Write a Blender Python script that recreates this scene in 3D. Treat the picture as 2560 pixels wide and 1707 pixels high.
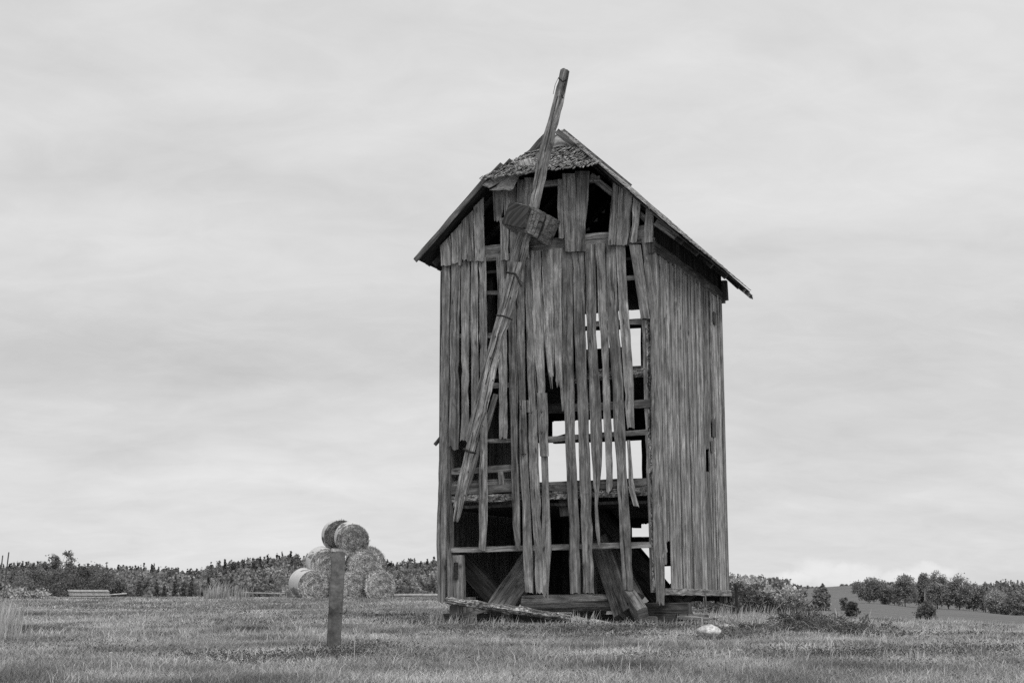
import bpy, math, random
import numpy as np
from mathutils import Vector, Matrix
random.seed(7); RNG = np.random.default_rng(11)
for o in list(bpy.data.objects): bpy.data.objects.remove(o)
SC = bpy.context.scene; COL = SC.collection

# ---------------------------------------------------------------- camera
F = 3556.0; HOR = 1495.0; CZ = 0.6
TH = math.atan((HOR-853.5)/F)
cd = bpy.data.cameras.new('camera'); cam = bpy.data.objects.new('camera', cd); COL.objects.link(cam)
cam.location = (0, 0, CZ); cam.rotation_euler = (math.pi/2+TH, 0, 0)
cd.sensor_width = 36; cd.lens = 36*F/2560; cd.clip_end = 6000; cd.clip_start = 0.1
SC.camera = cam
# ---------------------------------------------------------------- exposure
SC.view_settings.view_transform = 'Standard'; SC.view_settings.look = 'None'
SC.view_settings.exposure = 0; SC.view_settings.gamma = 1
SC.cycles.use_denoising = False; SC.cycles.max_bounces = 6; SC.cycles.diffuse_bounces = 3; SC.cycles.transparent_max_bounces = 4
# ---------------------------------------------------------------- sun
SUN_EL, SUN_AZ = math.radians(50), math.radians(32)      # azimuth measured from straight behind the camera towards the right
sd = bpy.data.lights.new('sun', 'SUN'); sd.energy = 1.5; sd.angle = math.radians(22); sd.color = (1, .985, .965)
sun = bpy.data.objects.new('sun', sd); COL.objects.link(sun)
sdir = Vector((math.sin(SUN_AZ)*math.cos(SUN_EL), -math.cos(SUN_AZ)*math.cos(SUN_EL), math.sin(SUN_EL)))
sun.rotation_euler = sdir.to_track_quat('Z', 'Y').to_euler()
# ---------------------------------------------------------------- sky
def nodes_of(nt):
    nt.nodes.clear()
    def N(t, **k):
        n = nt.nodes.new(t)
        for a, b in k.items():
            if a.startswith('_'): n.inputs[int(a[1:])].default_value = b
            else: setattr(n, a, b)
        return n
    def mth(op, a, b=None, c=None, clamp=False):
        n = nt.nodes.new('ShaderNodeMath'); n.operation = op; n.use_clamp = clamp
        for i, x in enumerate((a, b, c)):
            if x is None: continue
            if isinstance(x, (int, float)): n.inputs[i].default_value = x
            else: nt.links.new(x, n.inputs[i])
        return n.outputs[0]
    return N, mth, nt.links.new
def az_el(px, py):
    x = (px-1280)/F; y = (853.5-py)/F
    d = Vector((x, math.cos(TH)-y*math.sin(TH), math.sin(TH)+y*math.cos(TH))).normalized()
    return d
W = bpy.data.worlds.new('World'); SC.world = W; W.use_nodes = True
N, M, LK = nodes_of(W.node_tree)
tc = N('ShaderNodeTexCoord'); sep = N('ShaderNodeSeparateXYZ'); LK(tc.outputs['Generated'], sep.inputs[0])
X, Y, Z = sep.outputs
zz = M('ADD', M('MAXIMUM', Z, 0.0), 0.26)
cxyz = N('ShaderNodeCombineXYZ'); LK(M('DIVIDE', X, zz), cxyz.inputs[0]); LK(M('DIVIDE', Y, zz), cxyz.inputs[1])
mp = N('ShaderNodeMapping'); mp.inputs['Rotation'].default_value = (0, 0, math.radians(-24)); mp.inputs['Scale'].default_value = (1.0, 1.45, 1); mp.inputs['Location'].default_value = (3.1, .4, 0)
LK(cxyz.outputs[0], mp.inputs[0])
n1 = N('ShaderNodeTexNoise'); n1.inputs['Scale'].default_value = .8; n1.inputs['Detail'].default_value = 5; n1.inputs['Roughness'].default_value = .52; n1.inputs['Distortion'].default_value = .5
LK(mp.outputs[0], n1.inputs['Vector'])
n2 = N('ShaderNodeTexNoise'); n2.inputs['Scale'].default_value = 2.6; n2.inputs['Detail'].default_value = 7; n2.inputs['Roughness'].default_value = .55; n2.inputs['Distortion'].default_value = .8
LK(mp.outputs[0], n2.inputs['Vector'])
n4 = N('ShaderNodeTexNoise'); n4.inputs['Scale'].default_value = 8; n4.inputs['Detail'].default_value = 6; n4.inputs['Roughness'].default_value = .6; n4.inputs['Distortion'].default_value = 1.0; LK(mp.outputs[0], n4.inputs['Vector'])
wn = N('ShaderNodeTexNoise'); wn.inputs['Scale'].default_value = 7; wn.inputs['Detail'].default_value = 4; LK(tc.outputs['Generated'], wn.inputs['Vector'])
ws = N('ShaderNodeVectorMath', operation='SUBTRACT'); LK(wn.outputs['Color'], ws.inputs[0]); ws.inputs[1].default_value = (.5, .5, .5)
wn2 = N('ShaderNodeTexNoise'); wn2.inputs['Scale'].default_value = 55; wn2.inputs['Detail'].default_value = 6; wn2.inputs['Roughness'].default_value = .6; LK(tc.outputs['Generated'], wn2.inputs['Vector'])
ws2 = N('ShaderNodeVectorMath', operation='SUBTRACT'); LK(wn2.outputs['Color'], ws2.inputs[0]); ws2.inputs[1].default_value = (.5, .5, .5)
def blob(px, py, rx, ry, rot=0, warp=.05, src=None):
    """soft cloud patch round one direction of the sky, radii in thousandths of a radian"""
    d = az_el(px, py); r = d.cross(Vector((0, 0, 1))).normalized(); u = r.cross(d).normalized()
    c, s = math.cos(rot), math.sin(rot); r2 = r*c+u*s; u2 = -r*s+u*c
    sc = N('ShaderNodeVectorMath', operation='SCALE'); LK((src or ws).outputs[0], sc.inputs[0]); sc.inputs['Scale'].default_value = warp
    ad = N('ShaderNodeVectorMath', operation='ADD'); LK(tc.outputs['Generated'], ad.inputs[0]); LK(sc.outputs[0], ad.inputs[1])
    def dot(v, off, k):
        n = N('ShaderNodeVectorMath', operation='DOT_PRODUCT'); LK(ad.outputs[0], n.inputs[0]); n.inputs[1].default_value = v
        return M('POWER', M('ABSOLUTE', M('DIVIDE', M('SUBTRACT', n.outputs['Value'], off), k)), 2.0)
    q = M('ADD', dot(r2, r2.dot(d), rx/1000), dot(u2, u2.dot(d), ry/1000))
    return M('POWER', 2.718, M('MULTIPLY', q, -1.0))
g = M('ADD', M('MULTIPLY', M('SUBTRACT', n1.outputs[0], .5), 1.5), M('ADD', M('MULTIPLY', M('SUBTRACT', n2.outputs[0], .5), 1.8), M('MULTIPLY', M('SUBTRACT', n4.outputs[0], .5), .95)))
val = M('ADD', 7.0, M('MULTIPLY', g, 1.15))
for (px, py, rx, ry, rot, k) in [(450, 890, 260, 42, .05, -.75), (1150, 500, 110, 22, .1, -.35), (250, 430, 120, 20, .3, -.7), (560, 470, 90, 14, .1, -.55), (1180, 700, 120, 18, .2, -.4), (380, 250, 160, 16, .2, .4), (1000, 330, 90, 14, .25, .35), (1950, 640, 120, 20, .15, -.3), (2300, 1180, 120, 6, 0, -.3), (2100, 1250, 160, 5, .02, .3),
                                 (2200, 300, 240, 160, 0, .35), (500, 1270, 300, 45, 0, .55), (2200, 820, 220, 60, 0, -.25), (900, 60, 250, 50, 0, .45),
                                 (620, 640, 200, 30, -.1, .3), (1950, 1080, 60, 18, 0, -.35), (700, 1000, 140, 7, .04, .45), (560, 1185, 150, 7, -.03, .35), (350, 1095, 200, 9, .02, -.35)]:
    val = M('ADD', val, M('MULTIPLY', blob(px, py, rx, ry, rot), k))
cum = None
for (px, py, rx, ry) in [(2050, 1428, 17, 9), (2105, 1432, 14, 6), (2160, 1434, 16, 7), (1995, 1442, 14, 5), (2250, 1438, 24, 5), (1960, 1437, 8, 4), (2330, 1425, 20, 5), (2140, 1450, 40, 5)]:
    b = blob(px, py, rx, ry, 0, .016, ws2); cum = b if cum is None else M('MAXIMUM', cum, b)
mr = N('ShaderNodeMapRange'); mr.interpolation_type = 'SMOOTHSTEP'; LK(cum, mr.inputs[0]); mr.inputs[1].default_value = .15; mr.inputs[2].default_value = .95
val = M('ADD', val, M('MULTIPLY', mr.outputs[0], 1.15))
sky = N('ShaderNodeTexSky'); sky.sky_type = 'NISHITA'; sky.sun_disc = False; sky.sun_elevation = SUN_EL; sky.sun_rotation = math.pi-SUN_AZ
bw = N('ShaderNodeRGBToBW'); LK(sky.outputs[0], bw.inputs[0])
tot = M('ADD', M('MULTIPLY', val, .96), M('MULTIPLY', bw.outputs[0], .04))
bg = N('ShaderNodeBackground'); LK(tot, bg.inputs['Color']); bg.inputs['Strength'].default_value = .1
ow = N('ShaderNodeOutputWorld'); LK(bg.outputs[0], ow.inputs[0])

# ================================================================ helpers
def px2t(px): return (px-1280)/3613.0
def zat(py, D): return CZ+D*(HOR-py)/3672.0
def tag(o, label=None, cat=None, group=None, kind=None):
    if label: o['label'] = label
    if cat: o['category'] = cat
    if group: o['group'] = group
    if kind: o['kind'] = kind
    return o
def empty(name, loc, rz=0, **k):
    o = bpy.data.objects.new(name, None); COL.objects.link(o); o.location = loc; o.rotation_euler = (0, 0, rz)
    return tag(o, **k)
class MB:
    def __init__(s): s.v = []; s.f = []; s.uv = []; s.t = []
    def add(s, verts, faces, uvs, tint):
        b = len(s.v); s.v += [tuple(p) for p in verts]
        for f, u in zip(faces, uvs): s.f.append([b+i for i in f]); s.uv += u; s.t.append(tint)
    def build(s, name, mat, parent=None, smooth=False):
        me = bpy.data.meshes.new(name); me.from_pydata(s.v, [], s.f); me.update()
        uv = me.uv_layers.new(name='grain'); uv.data.foreach_set('uv', np.array(s.uv, dtype=np.float32).ravel())
        a = me.attributes.new('tint', 'FLOAT', 'FACE'); a.data.foreach_set('value', np.array(s.t, dtype=np.float32))
        me.materials.append(mat)
        if smooth: me.polygons.foreach_set('use_smooth', [True]*len(me.polygons))
        o = bpy.data.objects.new(name, me); COL.objects.link(o)
        if parent: o.parent = parent
        return o
    # a board whose long edges are polylines: rows = [(pLeft, pRight)], th = thickness vector pointing to its back
    def board(s, rows, th, tint=None, nc=4, jag=.0, jagtop=.0, wob=.006, step=.22):
        if tint is None: tint = random.uniform(.68, 1.3)
        th = Vector(th); rr = []
        rows = [(Vector(a), Vector(b)) for a, b in rows]
        for i in range(len(rows)-1):
            (a, b), (c, d) = rows[i], rows[i+1]
            n = max(1, int((c-a).length/step))
            for k in range(n): rr.append((a.lerp(c, k/n), b.lerp(d, k/n)))
        rr.append(rows[-1]); nr = len(rr)
        along = (rr[-1][0]-rr[0][0]).normalized(); nrm = th.normalized()
        cup = random.uniform(-.008, .008); ph = random.random()*9; ou, ov = random.random()*20, random.random()*20
        js = [random.random()*jag for _ in range(nc+1)]; jt = [random.random()*jagtop for _ in range(nc+1)]
        V = []; UV = []; dist = 0
        for i, (a, b) in enumerate(rr):
            if i: dist += (a-rr[i-1][0]).length
            w = (b-a); wl = w.length; wn_ = w.normalized() if wl > 1e-6 else Vector((1, 0, 0))
            e0 = math.sin(dist*2.3+ph)*wob*.35+random.uniform(-wob, wob)*.5+(wob*1.3 if random.random() < .05 else 0); e1 = math.sin(dist*1.9+ph*2)*wob*.35+random.uniform(-wob, wob)*.5-(wob*1.3 if random.random() < .05 else 0)
            bow = math.sin(dist*.8+ph)*.006
            for j in range(nc+1):
                t = j/nc
                p = a+w*t+wn_*(e0*(1-t)+e1*t)+nrm*(cup*(4*t*(1-t))+bow)
                if i == nr-1: p = p+along*(js[j]-jag*.5)
                if i == 0: p = p-along*(jt[j]-jagtop*.5)
                V.append(p); UV.append((ou+t*wl, ov+dist))
            for j in range(nc+1): V.append(V[-(nc+1)]+th); UV.append((ou+j/nc*wl+.03, ov+dist))
        c2 = 2*(nc+1); Fc = []
        for i in range(nr-1):
            for j in range(nc):
                p = i*c2+j
                Fc.append([p, p+c2, p+c2+1, p+1]); q = p+nc+1
                Fc.append([q, q+1, q+c2+1, q+c2])
            p = i*c2; q = p+nc+1; Fc.append([p, q, q+c2, p+c2])
            p = i*c2+nc; q = p+nc+1; Fc.append([p, p+c2, q+c2, q])
        for j in range(nc):
            p = j; q = p+nc+1; Fc.append([p, p+1, q+1, q])
            p = (nr-1)*c2+j; q = p+nc+1; Fc.append([p, q, q+1, p+1])
        s.add(V, Fc, [[UV[i] for i in f] for f in Fc], tint)
    # a squared or rounded timber from p0 to p1
    def beam(s, p0, p1, w, h, up=(0, 0, 1), tint=None, wob=.012, w1=None, h1=None, n=4, step=.3, rnd=.12, jag=0):
        if tint is None: tint = random.uniform(.8, 1.2)
        p0 = Vector(p0); p1 = Vector(p1); ax = (p1-p0); L = ax.length; ax = ax/L
        sd_ = ax.cross(Vector(up)).normalized(); up = sd_.cross(ax).normalized()
        w1 = w if w1 is None else w1; h1 = h if h1 is None else h1
        if n == 4:
            c = rnd; prof = [(-1+c, -1), (0, -1), (1-c, -1), (1, -1+c), (1, 0), (1, 1-c), (1-c, 1), (0, 1), (-1+c, 1), (-1, 1-c), (-1, 0), (-1, -1+c)]
        else: prof = [(math.cos(2*math.pi*k/n), math.sin(2*math.pi*k/n)) for k in range(n)]
        m = len(prof); nr = max(2, int(L/step)+1); V = []; UV = []; ou, ov = random.random()*20, random.random()*20
        per = [0]
        for k in range(m):
            a, b = prof[k], prof[(k+1) % m]; per.append(per[-1]+math.hypot((a[0]-b[0])*w/2, (a[1]-b[1])*h/2))
        js = [random.uniform(0, jag) for _ in range(m)]
        for i in range(nr):
            t = i/(nr-1); c = p0+ax*(L*t); ww = (w+(w1-w)*t)/2; hh = (h+(h1-h)*t)/2
            for k, (a, b) in enumerate(prof):
                p = c+sd_*(a*ww+random.uniform(-wob, wob))+up*(b*hh+random.uniform(-wob, wob))
                if i == nr-1: p += ax*js[k]
                V.append(p)
        Fc = []; FU = []
        for i in range(nr-1):
            for k in range(m):
                a = i*m+k; b = i*m+(k+1) % m; Fc.append([a, b, b+m, a+m])
                v0 = ov+L*i/(nr-1); v1 = ov+L*(i+1)/(nr-1)
                FU.append([(ou+per[k], v0), (ou+per[k+1], v0), (ou+per[k+1], v1), (ou+per[k], v1)])
        for base, rev in ((0, 1), ((nr-1)*m, 0)):
            f = [base+k for k in range(m)]; f = f[::-1] if rev else f
            Fc.append(f); FU.append([(ou+prof[i-base][0]*w*.5, ov+prof[i-base][1]*.05) for i in f])
        s.add(V, Fc, FU, tint)
def mesh_np(name, verts, faces_idx, loops_per_face, mat, tint=None, parent=None, domain='POINT', smooth=False):
    """verts (n,3); faces_idx flat loop array; loops_per_face int array"""
    me = bpy.data.meshes.new(name)
    me.vertices.add(len(verts)); me.vertices.foreach_set('co', verts.astype(np.float32).ravel())
    me.loops.add(len(faces_idx)); me.loops.foreach_set('vertex_index', faces_idx.astype(np.int32))
    lt = np.asarray(loops_per_face, dtype=np.int32); st = np.concatenate([[0], np.cumsum(lt)[:-1]]).astype(np.int32)
    me.polygons.add(len(lt)); me.polygons.foreach_set('loop_start', st)
    me.update(calc_edges=True)
    if tint is not None:
        a = me.attributes.new('tint', 'FLOAT', domain); a.data.foreach_set('value', tint.astype(np.float32))
    if smooth: me.polygons.foreach_set('use_smooth', np.ones(len(lt), dtype=bool))
    me.materials.append(mat)
    o = bpy.data.objects.new(name, me); COL.objects.link(o)
    if parent: o.parent = parent
    return o
def vnoise(x, y, s, seed=0):
    """smooth value noise in numpy"""
    r = np.random.default_rng(1000+seed).random((256, 256))
    x = np.asarray(x)/s; y = np.asarray(y)/s; xi = np.floor(x).astype(int); yi = np.floor(y).astype(int)
    fx = x-xi; fy = y-yi; fx = fx*fx*(3-2*fx); fy = fy*fy*(3-2*fy)
    g_ = lambda a, b: r[a % 256, b % 256]
    return (g_(xi, yi)*(1-fx)+g_(xi+1, yi)*fx)*(1-fy)+(g_(xi, yi+1)*(1-fx)+g_(xi+1, yi+1)*fx)*fy

# ================================================================ materials
def mat_new(name):
    m = bpy.data.materials.new(name); m.use_nodes = True
    N, M, LK = nodes_of(m.node_tree)
    out = N('ShaderNodeOutputMaterial'); b = N('ShaderNodeBsdfPrincipled'); LK(b.outputs[0], out.inputs[0])
    b.inputs['Specular IOR Level'].default_value = .2; b.inputs['Roughness'].default_value = .9
    return m, N, M, LK, b
def wood_mat(name, base, contrast=.5, bump=.6, dark=.35, light=.25, rough=.85, rot=0.0):
    m, N, M, LK, b = mat_new(name)
    uv = N('ShaderNodeUVMap', uv_map='grain')
    at = N('ShaderNodeAttribute', attribute_name='tint')
    def noise(sx, sy, sc, det=4, dist=0.0, ro=.6):
        mp = N('ShaderNodeMapping'); mp.inputs['Scale'].default_value = (sx, sy, 1); LK(uv.outputs[0], mp.inputs[0])
        n = N('ShaderNodeTexNoise'); n.inputs['Scale'].default_value = sc; n.inputs['Detail'].default_value = det; n.inputs['Distortion'].default_value = dist; n.inputs['Roughness'].default_value = ro
        LK(mp.outputs[0], n.inputs['Vector']); return n.outputs[0]
    fine = noise(26, 1.1, 1.6, 6, .3, .75); mid = noise(9, .5, 1.4, 4, .5); blot = noise(2.2, .9, 2.2, 6, .5, .7); big = noise(.8, .35, 1.3, 3)
    g = M('ADD', 1.0, M('MULTIPLY', M('SUBTRACT', fine, .5), contrast*4.6))
    g = M('MULTIPLY', g, M('ADD', 1.0, M('MULTIPLY', M('SUBTRACT', mid, .5), contrast*3.4)))
    g = M('MULTIPLY', g, M('ADD', 1.0, M('MULTIPLY', M('SUBTRACT', blot, .5), 2.0)))
    g = M('MULTIPLY', g, M('ADD', 1.0, M('MULTIPLY', M('SUBTRACT', big, .5), .8)))
    # long dark cracks
    crk = noise(17, .4, 1.1, 4, .8)
    cm = N('ShaderNodeMapRange'); LK(crk, cm.inputs[0]); cm.inputs[1].default_value = .33; cm.inputs[2].default_value = .41
    g = M('MULTIPLY', g, M('ADD', dark, M('MULTIPLY', cm.outputs[0], 1-dark)))
    # bleached scars
    lt = noise(7, .7, 1.3, 7, 1.4, .75)
    lm = N('ShaderNodeMapRange'); LK(lt, lm.inputs[0]); lm.inputs[1].default_value = .56; lm.inputs[2].default_value = .72
    g = M('ADD', g, M('MULTIPLY', lm.outputs[0], light*3))
    # knots and nail stains
    mpk = N('ShaderNodeMapping'); mpk.inputs['Scale'].default_value = (4.5, 1.5, 1); LK(uv.outputs[0], mpk.inputs[0])
    vo = N('ShaderNodeTexVoronoi'); vo.inputs['Scale'].default_value = 1.0; LK(mpk.outputs[0], vo.inputs['Vector'])
    km = N('ShaderNodeMapRange'); LK(vo.outputs['Distance'], km.inputs[0]); km.inputs[1].default_value = .05; km.inputs[2].default_value = .13
    g = M('MULTIPLY', g, M('ADD', .45, M('MULTIPLY', km.outputs[0], .55)))
    if rot:
        rn = noise(5, 2.5, 3, 7, 2.0, .75); rm = N('ShaderNodeMapRange'); LK(rn, rm.inputs[0]); rm.inputs[1].default_value = .42; rm.inputs[2].default_value = .62
        g = M('MULTIPLY', g, M('ADD', 1-rot, M('MULTIPLY', rm.outputs[0], rot*1.5)))
    g = M('MULTIPLY', M('MULTIPLY', M('POWER', M('MAXIMUM', g, .02), 1.45), at.outputs['Fac']), base*.98)
    g = M('MAXIMUM', g, .01)
    cc = N('ShaderNodeCombineColor'); [LK(g, cc.inputs[i]) for i in range(3)]
    LK(cc.outputs[0], b.inputs['Base Color']); b.inputs['Roughness'].default_value = rough
    bp = N('ShaderNodeBump'); bp.inputs['Strength'].default_value = bump; bp.inputs['Distance'].default_value = .02
    LK(M('ADD', M('MULTIPLY', fine, .4), M('ADD', M('MULTIPLY', mid, .5), M('MULTIPLY', cm.outputs[0], .8))), bp.inputs['Height']); LK(bp.outputs[0], b.inputs['Normal'])
    return m
def simple_mat(name, lo, hi, scale, stretch=(1, 1, 1), det=6, bump=.4, p0=.35, p1=.65, use_tint=False, rough=.9, dist=.02, trans=0, fine=0):
    m, N, M, LK, b = mat_new(name)
    tc = N('ShaderNodeTexCoord'); mp = N('ShaderNodeMapping'); mp.inputs['Scale'].default_value = stretch; LK(tc.outputs['Object'], mp.inputs[0])
    n = N('ShaderNodeTexNoise'); n.inputs['Scale'].default_value = scale; n.inputs['Detail'].default_value = det; n.inputs['Roughness'].default_value = .65; LK(mp.outputs[0], n.inputs['Vector'])
    r = N('ShaderNodeMapRange'); LK(n.outputs[0], r.inputs[0]); r.inputs[1].default_value = p0; r.inputs[2].default_value = p1; r.inputs[3].default_value = lo; r.inputs[4].default_value = hi
    g = r.outputs[0]
    if fine:
        n3 = N('ShaderNodeTexNoise'); n3.inputs['Scale'].default_value = scale*fine; n3.inputs['Detail'].default_value = 4; LK(mp.outputs[0], n3.inputs['Vector'])
        g = M('MULTIPLY', g, M('ADD', .45, M('MULTIPLY', n3.outputs[0], 1.1)))
    if use_tint:
        at = N('ShaderNodeAttribute', attribute_name='tint'); g = M('MULTIPLY', g, at.outputs['Fac'])
    cc = N('ShaderNodeCombineColor'); [LK(g, cc.inputs[i]) for i in range(3)]
    LK(cc.outputs[0], b.inputs['Base Color']); b.inputs['Roughness'].default_value = rough
    if bump:
        bp = N('ShaderNodeBump'); bp.inputs['Strength'].default_value = bump; bp.inputs['Distance'].default_value = dist; LK(n.outputs[0], bp.inputs['Height']); LK(bp.outputs[0], b.inputs['Normal'])
    if trans:
        out = [q for q in m.node_tree.nodes if q.type == 'OUTPUT_MATERIAL'][0]
        tr = N('ShaderNodeBsdfTranslucent'); LK(cc.outputs[0], tr.inputs[0]); mx = N('ShaderNodeMixShader'); mx.inputs[0].default_value = trans
        LK(b.outputs[0], mx.inputs[1]); LK(tr.outputs[0], mx.inputs[2]); LK(mx.outputs[0], out.inputs[0])
    return m
W_FRONT = wood_mat('weathered_board', .245)
W_SIDE = wood_mat('silvered_board', .275, contrast=.48, light=.2)
W_DARK = wood_mat('shade_dark_timber', .05, light=.03)  # interior shade put into the wood colour; fence post shares the tone
W_BEAM = wood_mat('grey_timber', .19, light=.25)
W_ROT = wood_mat('rotten_timber', .26, contrast=.8, bump=1.0, light=.35, rot=.75)
W_SAIL = wood_mat('bleached_spar', .30, contrast=.65, bump=.9, light=.35)
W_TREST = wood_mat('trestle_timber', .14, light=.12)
SHING = wood_mat('wooden_shingle', .36, contrast=.5, light=.3)
FELT = simple_mat('roofing_felt', .2, .4, 3.5, fine=6)
IRON = simple_mat('old_iron', .02, .06, 20)
LEAF = simple_mat('leaf', .2, .38, .6, use_tint=True, bump=0, trans=.25)
BARK = simple_mat('bark', .05, .14, 6, stretch=(1, 1, .3))
STONE = simple_mat('white_stone', .35, .85, 9, fine=4, bump=1, dist=.04)
GSTONE = simple_mat('grey_stone', .25, .5, 6, fine=5)
CONC = simple_mat('concrete', .055, .24, 3.2, fine=9, stretch=(1, 1, 1), dist=.01)
CONC_TOP = simple_mat('bleached_concrete', .35, .55, 6, fine=8)
HAY = simple_mat('hay', .3, .8, 6, use_tint=True, bump=1, dist=.05, p0=.38, p1=.66)
NET = simple_mat('bale_net', .6, .75, 4, stretch=(1, 3, 1), bump=.2, fine=10)
SHEET = simple_mat('fibre_cement', .5, .7, 5, fine=4)
BRASH = simple_mat('brushwood', .05, .14, 4, use_tint=True, bump=0)

# ================================================================ terrain
YS = ([-300, 0, 100, 200, 300, 400, 450, 510, 540, 560, 600, 650, 700, 740, 850, 900, 980, 1030, 1090, 1300, 1500, 1830, 1880, 1950, 1975, 2050, 2120, 2240, 2560, 3200],
      [1400, 1404, 1403, 1408, 1408, 1414, 1419, 1420, 1408, 1400, 1393, 1388, 1384, 1383, 1388, 1396, 1403, 1397, 1394, 1405, 1420, 1434, 1438, 1450, 1464, 1467, 1463, 1456, 1470, 1470])
def ysky(px): return np.interp(px, *YS)
DA = np.array([0, 8, 13, 17, 24, 30, 38, 46, 54, 62, 66, 72, 80, 95, 110, 150, 200, 260, 350, 420, 500, 700, 900, 1500, 3500], float)
near = [(0, -1.0), (8, -.45), (13, -.15), (17, -.01), (24, .03)]
def left(px):
    s = zat(float(ysky(px)), 420)-9.5
    return near+[(30, .05), (46, .3), (62, .57), (66, .62), (72, .5), (80, .1), (110, -1.2), (150, -2.5), (200, -2.5+(s+2.5)*.12), (420, s), (600, s+1), (3500, 0)]
PT = [(-400, left(-300)), (0, left(0)), (250, left(250)), (500, left(500)), (600, left(600)), (740, left(740)), (900, left(900)), (1100, left(1090)),
      (1500, near+[(30, .05), (46, .2), (62, .3), (80, 0), (150, -1.5), (420, .5), (900, 3), (3500, 0)]),
      (1830, near[:4]+[(24, 0), (30, .03), (46, .1), (62, 0), (80, -.4), (150, -.8), (300, 0), (420, .6), (900, 5.2), (3500, 2)]),
      (2000, near[:4]+[(24, 0), (30, 0), (46, 0), (62, -.2), (100, -.6), (200, -.6), (350, -.3), (500, .3), (900, 6.9), (3500, 3)]),
      (2150, near[:4]+[(24, -.03), (46, -.03), (62, -.35), (100, -.7), (200, -.8), (350, -.5), (500, -.1), (900, 8.7), (3500, 3)]),
      (2350, near[:4]+[(24, -.06), (46, -.12), (56, -.42), (100, -1.1), (200, -1.6), (350, -1.95), (500, -1.6), (900, 9.0), (3500, 3)]),
      (2560, near[:4]+[(24, -.1), (46, -.25), (56, -.62), (100, -1.35), (200, -2.3), (350, -3.4), (500, -3), (700, 1.5), (900, 5.5), (3500, 2)]),
      (3100, near[:4]+[(24, -.12), (46, -.45), (56, -.9), (100, -2), (200, -3.5), (350, -5.5), (500, -5), (900, 3), (3500, 2)])]
PX = np.array([p for p, _ in PT], float); TAB = np.array([np.interp(DA, *zip(*q)) for _, q in PT])
def Hgt(x, y):
    x = np.asarray(x, float); y = np.asarray(y, float); r = np.hypot(x, y)
    px = 1280+3613*np.where(y > .05*r, x/np.maximum(y, 1e-3), np.sign(x)*20); px = np.clip(px, PX[0], PX[-1])
    D = np.where(y > 0, np.minimum(r, np.maximum(y, .6*r)), r)
    i = np.clip(np.searchsorted(PX, px)-1, 0, len(PX)-2); t = (px-PX[i])/(PX[i+1]-PX[i]); t = t*t*(3-2*t)
    j = np.clip(np.searchsorted(DA, D)-1, 0, len(DA)-2); q = np.clip((D-DA[j])/(DA[j+1]-DA[j]), 0, 1)
    z = (TAB[i, j]*(1-q)+TAB[i, j+1]*q)*(1-t)+(TAB[i+1, j]*(1-q)+TAB[i+1, j+1]*q)*t
    und = (vnoise(x, y, 2.3, 1)-.5)*.07+(vnoise(x, y, .7, 2)-.5)*.03
    return z+und*np.clip(1.4-r/60, .0, 1)
def gz(x, y): return float(Hgt(x, y))
def at(px, D, dz=0): x = px2t(px)*D; return Vector((x, D, gz(x, D)+dz))

m, N, M, LK, b = mat_new('field_ground')
tc = N('ShaderNodeTexCoord')
def nz(sc, st=(1, 1, 1), det=5, ro=.6):
    mp = N('ShaderNodeMapping'); mp.inputs['Scale'].default_value = st; LK(tc.outputs['Object'], mp.inputs[0])
    n = N('ShaderNodeTexNoise'); n.inputs['Scale'].default_value = sc; n.inputs['Detail'].default_value = det; n.inputs['Roughness'].default_value = ro; LK(mp.outputs[0], n.inputs['Vector']); return n.outputs[0]
g = M('MULTIPLY', M('ADD', .35, M('MULTIPLY', nz(1.3), 1.3)), M('ADD', .6, M('MULTIPLY', nz(.09), .8)))
g = M('MULTIPLY', g, M('ADD', .55, M('MULTIPLY', nz(9, (1, 1, 1), 6, .7), .9)))
g = M('MULTIPLY', g, M('ADD', .75, M('MULTIPLY', nz(.25, (.12, 1.6, 1)), .5)))
g = M('MULTIPLY', g, .175)
cc = N('ShaderNodeCombineColor'); [LK(g, cc.inputs[i]) for i in range(3)]; LK(cc.outputs[0], b.inputs['Base Color'])
bp = N('ShaderNodeBump'); bp.inputs['Strength'].default_value = .6; bp.inputs['Distance'].default_value = .1; LK(nz(6), bp.inputs['Height']); LK(bp.outputs[0], b.inputs['Normal'])
GROUND = m
a_in = np.radians(np.linspace(90-30, 90+30, 330)); a_out = np.radians(np.linspace(90+30, 90+330, 90))[1:-1]
ang = np.concatenate([a_in, a_out]); rad = np.concatenate([np.linspace(.5, 72, 170), np.geomspace(73, 3400, 90)])
A, R = np.meshgrid(ang, rad); gx = R*np.cos(A); gy = R*np.sin(A); gv = np.stack([gx, gy, Hgt(gx, gy)], -1).reshape(-1, 3)
na, nr = len(ang), len(rad); i, j = np.meshgrid(np.arange(nr-1), np.arange(na), indexing='ij'); j2 = (j+1) % na
q = np.stack([i*na+j, (i+1)*na+j, (i+1)*na+j2, i*na+j2], -1).reshape(-1, 4)[:, ::-1]
gv = np.vstack([gv, [[0, 0, -1.0]]]); tri = np.stack([np.full(na, len(gv)-1), np.arange(na), (np.arange(na)+1) % na], -1)
gnd = mesh_np('ground', gv, np.concatenate([q.ravel(), tri.ravel()]), np.concatenate([np.full(len(q), 4), np.full(na, 3)]), GROUND, smooth=True)
tag(gnd, kind='structure')

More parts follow.
